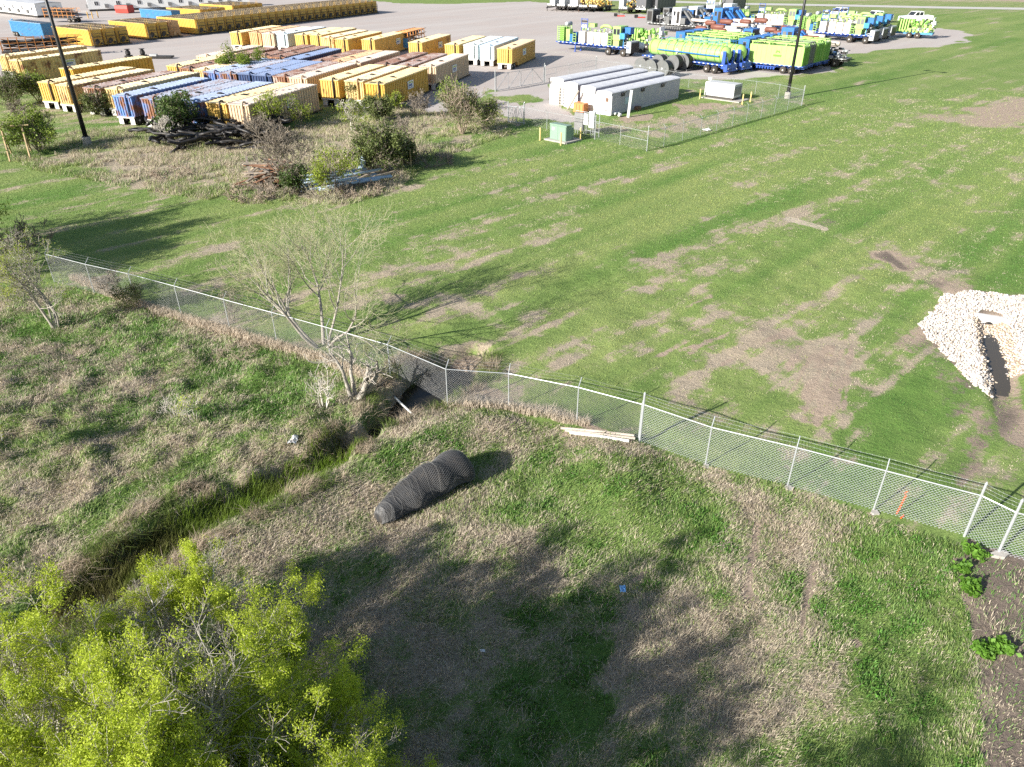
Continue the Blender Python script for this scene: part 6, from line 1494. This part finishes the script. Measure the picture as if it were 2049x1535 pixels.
def pickup(label,px,az,group='white pickups'):
    K=1.35; p=place(px,az,(.95*K,4.6*K)); t=thing('pickup',label,'pickup truck',p,rz_of(AZ(az)),group); W=.98; t.scale=(K,)*3
    b=MB().use(M_VWHITE); b.prism([(0,.55),(0,1.05),(.1,1.18),(1.75,1.3),(3.9,1.3),(3.9,.5),(.3,.45)],-W,W,'x')
    b.prism([(3.9,.5),(3.9,1.28),(6.0,1.28),(6.0,.55)],-W,-W+.1,'x'); b.prism([(3.9,.5),(3.9,1.28),(6.0,1.28),(6.0,.55)],W-.1,W,'x'); b.bx(-W,W,5.92,6.0,.55,1.28); b.bx(-W+.1,W-.1,3.9,5.92,.55,.75); b.build('body',t)
    b=MB().use(M_VWHITE); b.prism([(1.7,1.3),(2.35,1.98),(3.75,2.0),(3.92,1.3)],-W+.1,W-.1,'x'); c=b.build('cab',t)
    for s in(-1,1):
        for y0,y1 in((2.2,2.85),(2.95,3.65)): g=MB().use(M_GLASS); g.prism([(y0-(.15 if y0<2.5 else 0),1.36),(y0+.12,1.88),(y1,1.88),(y1,1.36)],s*(W-.1)-.015,s*(W-.1)+.015,'x'); g.build('side_window',c)
    g=MB().use(M_GLASS); g.prism([(1.70,1.36),(2.27,1.93),(2.30,1.90),(1.74,1.33)],-W+.22,W-.22,'x'); g.build('windscreen',c); g=MB().use(M_GLASS); g.bx(-W+.25,W-.25,3.84,3.9,1.4,1.85); g.build('rear_window',c)
    for y in(1.05,4.75):
        for s in(-1,1): wheel(t,s*.86,y,.41,.82)
    bxp('grille',t,M_BLACK,((0,-.01,.85),(1.3,.04,.35)))
    for s in(-1,1): bxp('headlight',t,M_SIGN,((s*.78,-.02,.95),(.3,.04,.2)))
    bxp('bed_liner',t,M_BLACK,((0,4.9,.8),(1.7,1.9,.06))); bxp('bumper',t,M_GALV,((0,-.06,.55),(1.8,.12,.2)))
    return t
pickup('white crew cab pickup parked behind the tote trailers, middle of the three',(1772,46),78)
pickup('white pickup rightmost of the three, behind the lime pump manifold',(1852,47),78)
pickup('white pickup leftmost of the three with dark side windows',(1700,38),78)
# dark enclosed trailers at the back and gear trailers by the grass strip
M_CHAR=paint('charcoal_box',(.10,.105,.115),rough=.45,var=.1)
def dark_box(label,px,az,L=9,H=4.3):
    p=Vector((*G(*px),0)); t=thing('enclosed_trailer',label,'trailer',p,rz_of(AZ(az)),'charcoal enclosed trailers'); t.scale=(1.25,)*3; b=MB().use(M_CHAR); b.bx(-1.3,1.3,0,L,.95,H)
    for k in range(6): b.box((1.31,.8+k*1.5,2.6),(.03,.06,3.2))
    b.build('box',t); s=MB().use(M_SIGN); s.bx(-1.3,1.3,-.05,0,.8,1.05)
    for x,z in((-.8,1.4),(-.3,1.25),(.5,1.5),(.9,1.3),(0,4.0),(.8,4.0),(-.8,3.95)): s.lathe([(.12,-.08),(.12,-.01)],'y',(x,0,z),8)
    s.build('marker_lamps',t)
    for y in(L-2.6,L-1.3):
        for q3 in(-1,1): wheel(t,q3*1.0,y)
    bxp('landing_leg',t,M_DARK,((-.7,1.6,.5),(.12,.12,.95)),((.7,1.6,.5),(.12,.12,.95)))
dark_box('charcoal enclosed trailer left of the pair at the top edge',(1281,27),38); dark_box('charcoal enclosed trailer right of the pair with a long dark side',(1304,26),38); dark_box('charcoal enclosed trailer behind the white cabins',(1452,30),38,7)
M_TW=paint('checked_tower',(.12,.18,.5),rough=.5)
p=Vector((*G(1425,30),0)); t=thing('tower','short blue and white checked lattice tower behind the white cabins','tower',p,rz_of(AZ(60)))
b=MB().use(M_SIGN)
for x in(-1.5,1.5):
    for y in(-1,1): b.box((x,y,2.6),(.14,.14,5.2))
for z in(1,2.2,3.4,4.6): b.box((0,-1,z),(3,.1,.1)); b.box((0,1,z),(3,.1,.1)); 
b.build('lattice',t); b=MB().use(M_TW)
for i in range(5):
    for j in range(3):
        if (i+j)%2==0: b.box((-1.2+i*.6,-1.12,3.3+j*.6),(.58,.05,.58))
b.build('blue_checks',t); b=MB().use(M_SIGN)
for i in range(5):
    for j in range(3):
        if (i+j)%2==1: b.box((-1.2+i*.6,-1.12,3.3+j*.6),(.58,.05,.58))
b.build('white_checks',t)
def gear(label,px,az,kind,group='gear trailers by the grass strip'):
    p=Vector((*G(*px),0)); t=thing('gear_trailer',label,'trailer',p,rz_of(AZ(az)),group); t.scale=(1.3,)*3; r=random.Random(len(label)*7+kind)
    b=MB().use(M_BLACK); b.bx(-1.2,1.2,0,8,.75,.98); b.tube((-.9,0,.8),(0,-2,.65),.1,6); b.tube((.9,0,.8),(0,-2,.65),.1,6); b.build('chassis',t)
    for y in(4.6,5.8):
        for s in(-1,1): wheel(t,s*1.02,y)
    bxp('landing_leg',t,M_DARK,((0,-1.7,.35),(.12,.12,.7)))
    if kind==0: bxp('load_box',t,M_GREYL,((-.3,1.6,1.9),(1.4,1.5,1.8))); bxp('white_box',t,M_VWHITE,((.2,3.6,1.8),(1.8,1.4,1.6)))
    if kind==1: bxp('load_box',t,M_VWHITE,((0,1.7,2.0),(1.9,1.9,1.9))); bxp('red_box',t,M_EXH,((.3,3.6,1.6),(1.2,1.2,1.2)))
    if kind==2: clutter([M_YPIPE,M_BOLL],r,60,-1.1,1.1,.6,7.4,1.0,2.4,(.15,.5),.06).build('yellow_pipework',t)
    if kind==3: bxp('load_box',t,M_GREYL,((-.6,.9,1.9),(1.1,1.4,1.8))); clutter([M_BLACK,M_GREYL,M_YPIPE],r,40,-1.1,1.1,2,7,1,2.4,(.15,.5)).build('scaffold_load',t)
    s=MB().use(M_SIGN)
    for x in(-.8,-.3,.3,.8): s.lathe([(.02,-.12),(.22,-.08),(.24,.1)],'y',(x,0,1.2),8)
    s.build('white_caps',t)
    return t
for i,(q2,k,l) in enumerate([((1103,21),0,'black gear trailer with grey and white boxes, leftmost by the grass strip'),((1122,22),0,'black gear trailer with boxes, second from the left by the grass strip'),((1144,23),1,'black gear trailer with white and red boxes by the grass strip'),((1166,24),2,'black gear trailer piled with yellow pipework, left of its twin'),((1186,24),2,'black gear trailer piled with yellow pipework, rightmost of the four on the left'),((1246,28),3,'black gear trailer with a grey drum standing apart near the charcoal boxes')]): gear(l,q2,36,k)
for i,q2 in enumerate([(1238,33),(1279,36)]):
    p=P3(*q2); t=thing('floor_jack',['red and black jack lying on the yard before the gear trailer','red jack lying by the charcoal trailers'][i],'jack',p); bxp('red_arm',t,M_RED,((.6,0,.15),(2.0,.7,.25))); bxp('black_head',t,M_BLACK,((-.8,.3,.4),(.9,.8,.7)))
# spools by the enclosure
def spool(label,px,group='dark hose spools'):
    p=P3(*px); t=thing('hose_spool',label,'spool',p,rz_of(AZ(42)),group); r=1.15
    for y in(0,1.6):
        b=MB().use(M_GREYT); b.lathe([(.3,y-.04),(r,y-.04),(r,y+.04),(.3,y+.04)],'y',(0,0,r+.15),22); b.build('flange',t); 
    b=MB().use(M_BLACK); b.lathe([(r*.9,.04),(r*.93,.4),(r*.9,.8),(r*.93,1.2),(r*.9,1.56)],'y',(0,0,r+.15),22); b.build('hose_pack',t,smooth=True)
    b=MB().use(M_SIGN); b.lathe([(.12,-.07),(.12,-.03)],'y',(0,0,r+.15),10); b.build('hub_cap',t)
    bxp('cradle',t,M_GREYT,((-.8,.8,.14),(.3,1.8,.28)),((.8,.8,.14),(.3,1.8,.28)))
for i,q2 in enumerate([(1280,150),(1299,154),(1323,156),(1314,143),(1344,144),(1364,142)]): spool(['dark hose spool, leftmost beside the enclosure','dark hose spool, second from the left','dark hose spool, nearest and third from the left','dark hose spool in the back row left','dark shiny hose spool in the back row middle','dark hose spool at the right end under the tank trailer'][i],q2)
# white cylinder on skid by the flatbed
p=P3(1272,104); t=thing('white_cylinder','white cylinder vessel on a timber skid left of the tank trailers','vessel',p,rz_of(AZ(125))); MB().use(M_VWHITE).lathe([(.3,-1.6),(.6,-1.4),(.6,1.4),(.3,1.6)],'y',(0,0,1.1),16).build('vessel',t,smooth=True); bxp('skid',t,M_DARK,((-.4,0,.2),(.2,3.6,.35)),((.4,0,.2),(.2,3.6,.35)),((0,1,.4),(1,.15,.2)),((0,-1,.4),(1,.15,.2)))
# ================================================================ LIGHT, SKY, CAMERA
w=bpy.data.worlds.new('World'); scene.world=w; w.use_nodes=True
nt=w.node_tree; nt.nodes.clear()
sky=nt.nodes.new('ShaderNodeTexSky'); sky.sky_type='NISHITA'; sky.sun_disc=False
SUN_EL=math.radians(24.5); SHADOW_AZ=math.radians(53.0)
sky.sun_elevation=SUN_EL; sky.sun_rotation=SHADOW_AZ+math.pi; sky.air_density=1.0; sky.dust_density=1.0
bg=nt.nodes.new('ShaderNodeBackground'); bg.inputs[1].default_value=.076
wo=nt.nodes.new('ShaderNodeOutputWorld'); nt.links.new(sky.outputs[0],bg.inputs[0]); nt.links.new(bg.outputs[0],wo.inputs[0])
sl=bpy.data.lights.new('sun','SUN'); sl.energy=5.0; sl.angle=math.radians(.55); sl.color=(1.0,.96,.895)
so=bpy.data.objects.new('sun',sl); COL.objects.link(so)
tosun=Vector((-math.sin(SHADOW_AZ)*math.cos(SUN_EL),-math.cos(SHADOW_AZ)*math.cos(SUN_EL),math.sin(SUN_EL)))
so.rotation_euler=tosun.to_track_quat('Z','Y').to_euler(); so.location=tosun*200
cam=bpy.data.cameras.new('camera'); cam.sensor_width=36; cam.lens=36*F/2049.0; cam.clip_start=.1; cam.clip_end=20000
co=bpy.data.objects.new('camera',cam); COL.objects.link(co); co.location=(0,0,CH); co.rotation_euler=(math.pi/2-PT,0,0); scene.camera=co
scene.render.engine='CYCLES'
vs=scene.view_settings; vs.view_transform='Standard'; vs.look='None'; vs.gamma=1; vs.exposure=1.08
scene.cycles.max_bounces=6; scene.cycles.transparent_max_bounces=8
try: scene.cycles.use_denoising=False
except Exception: pass
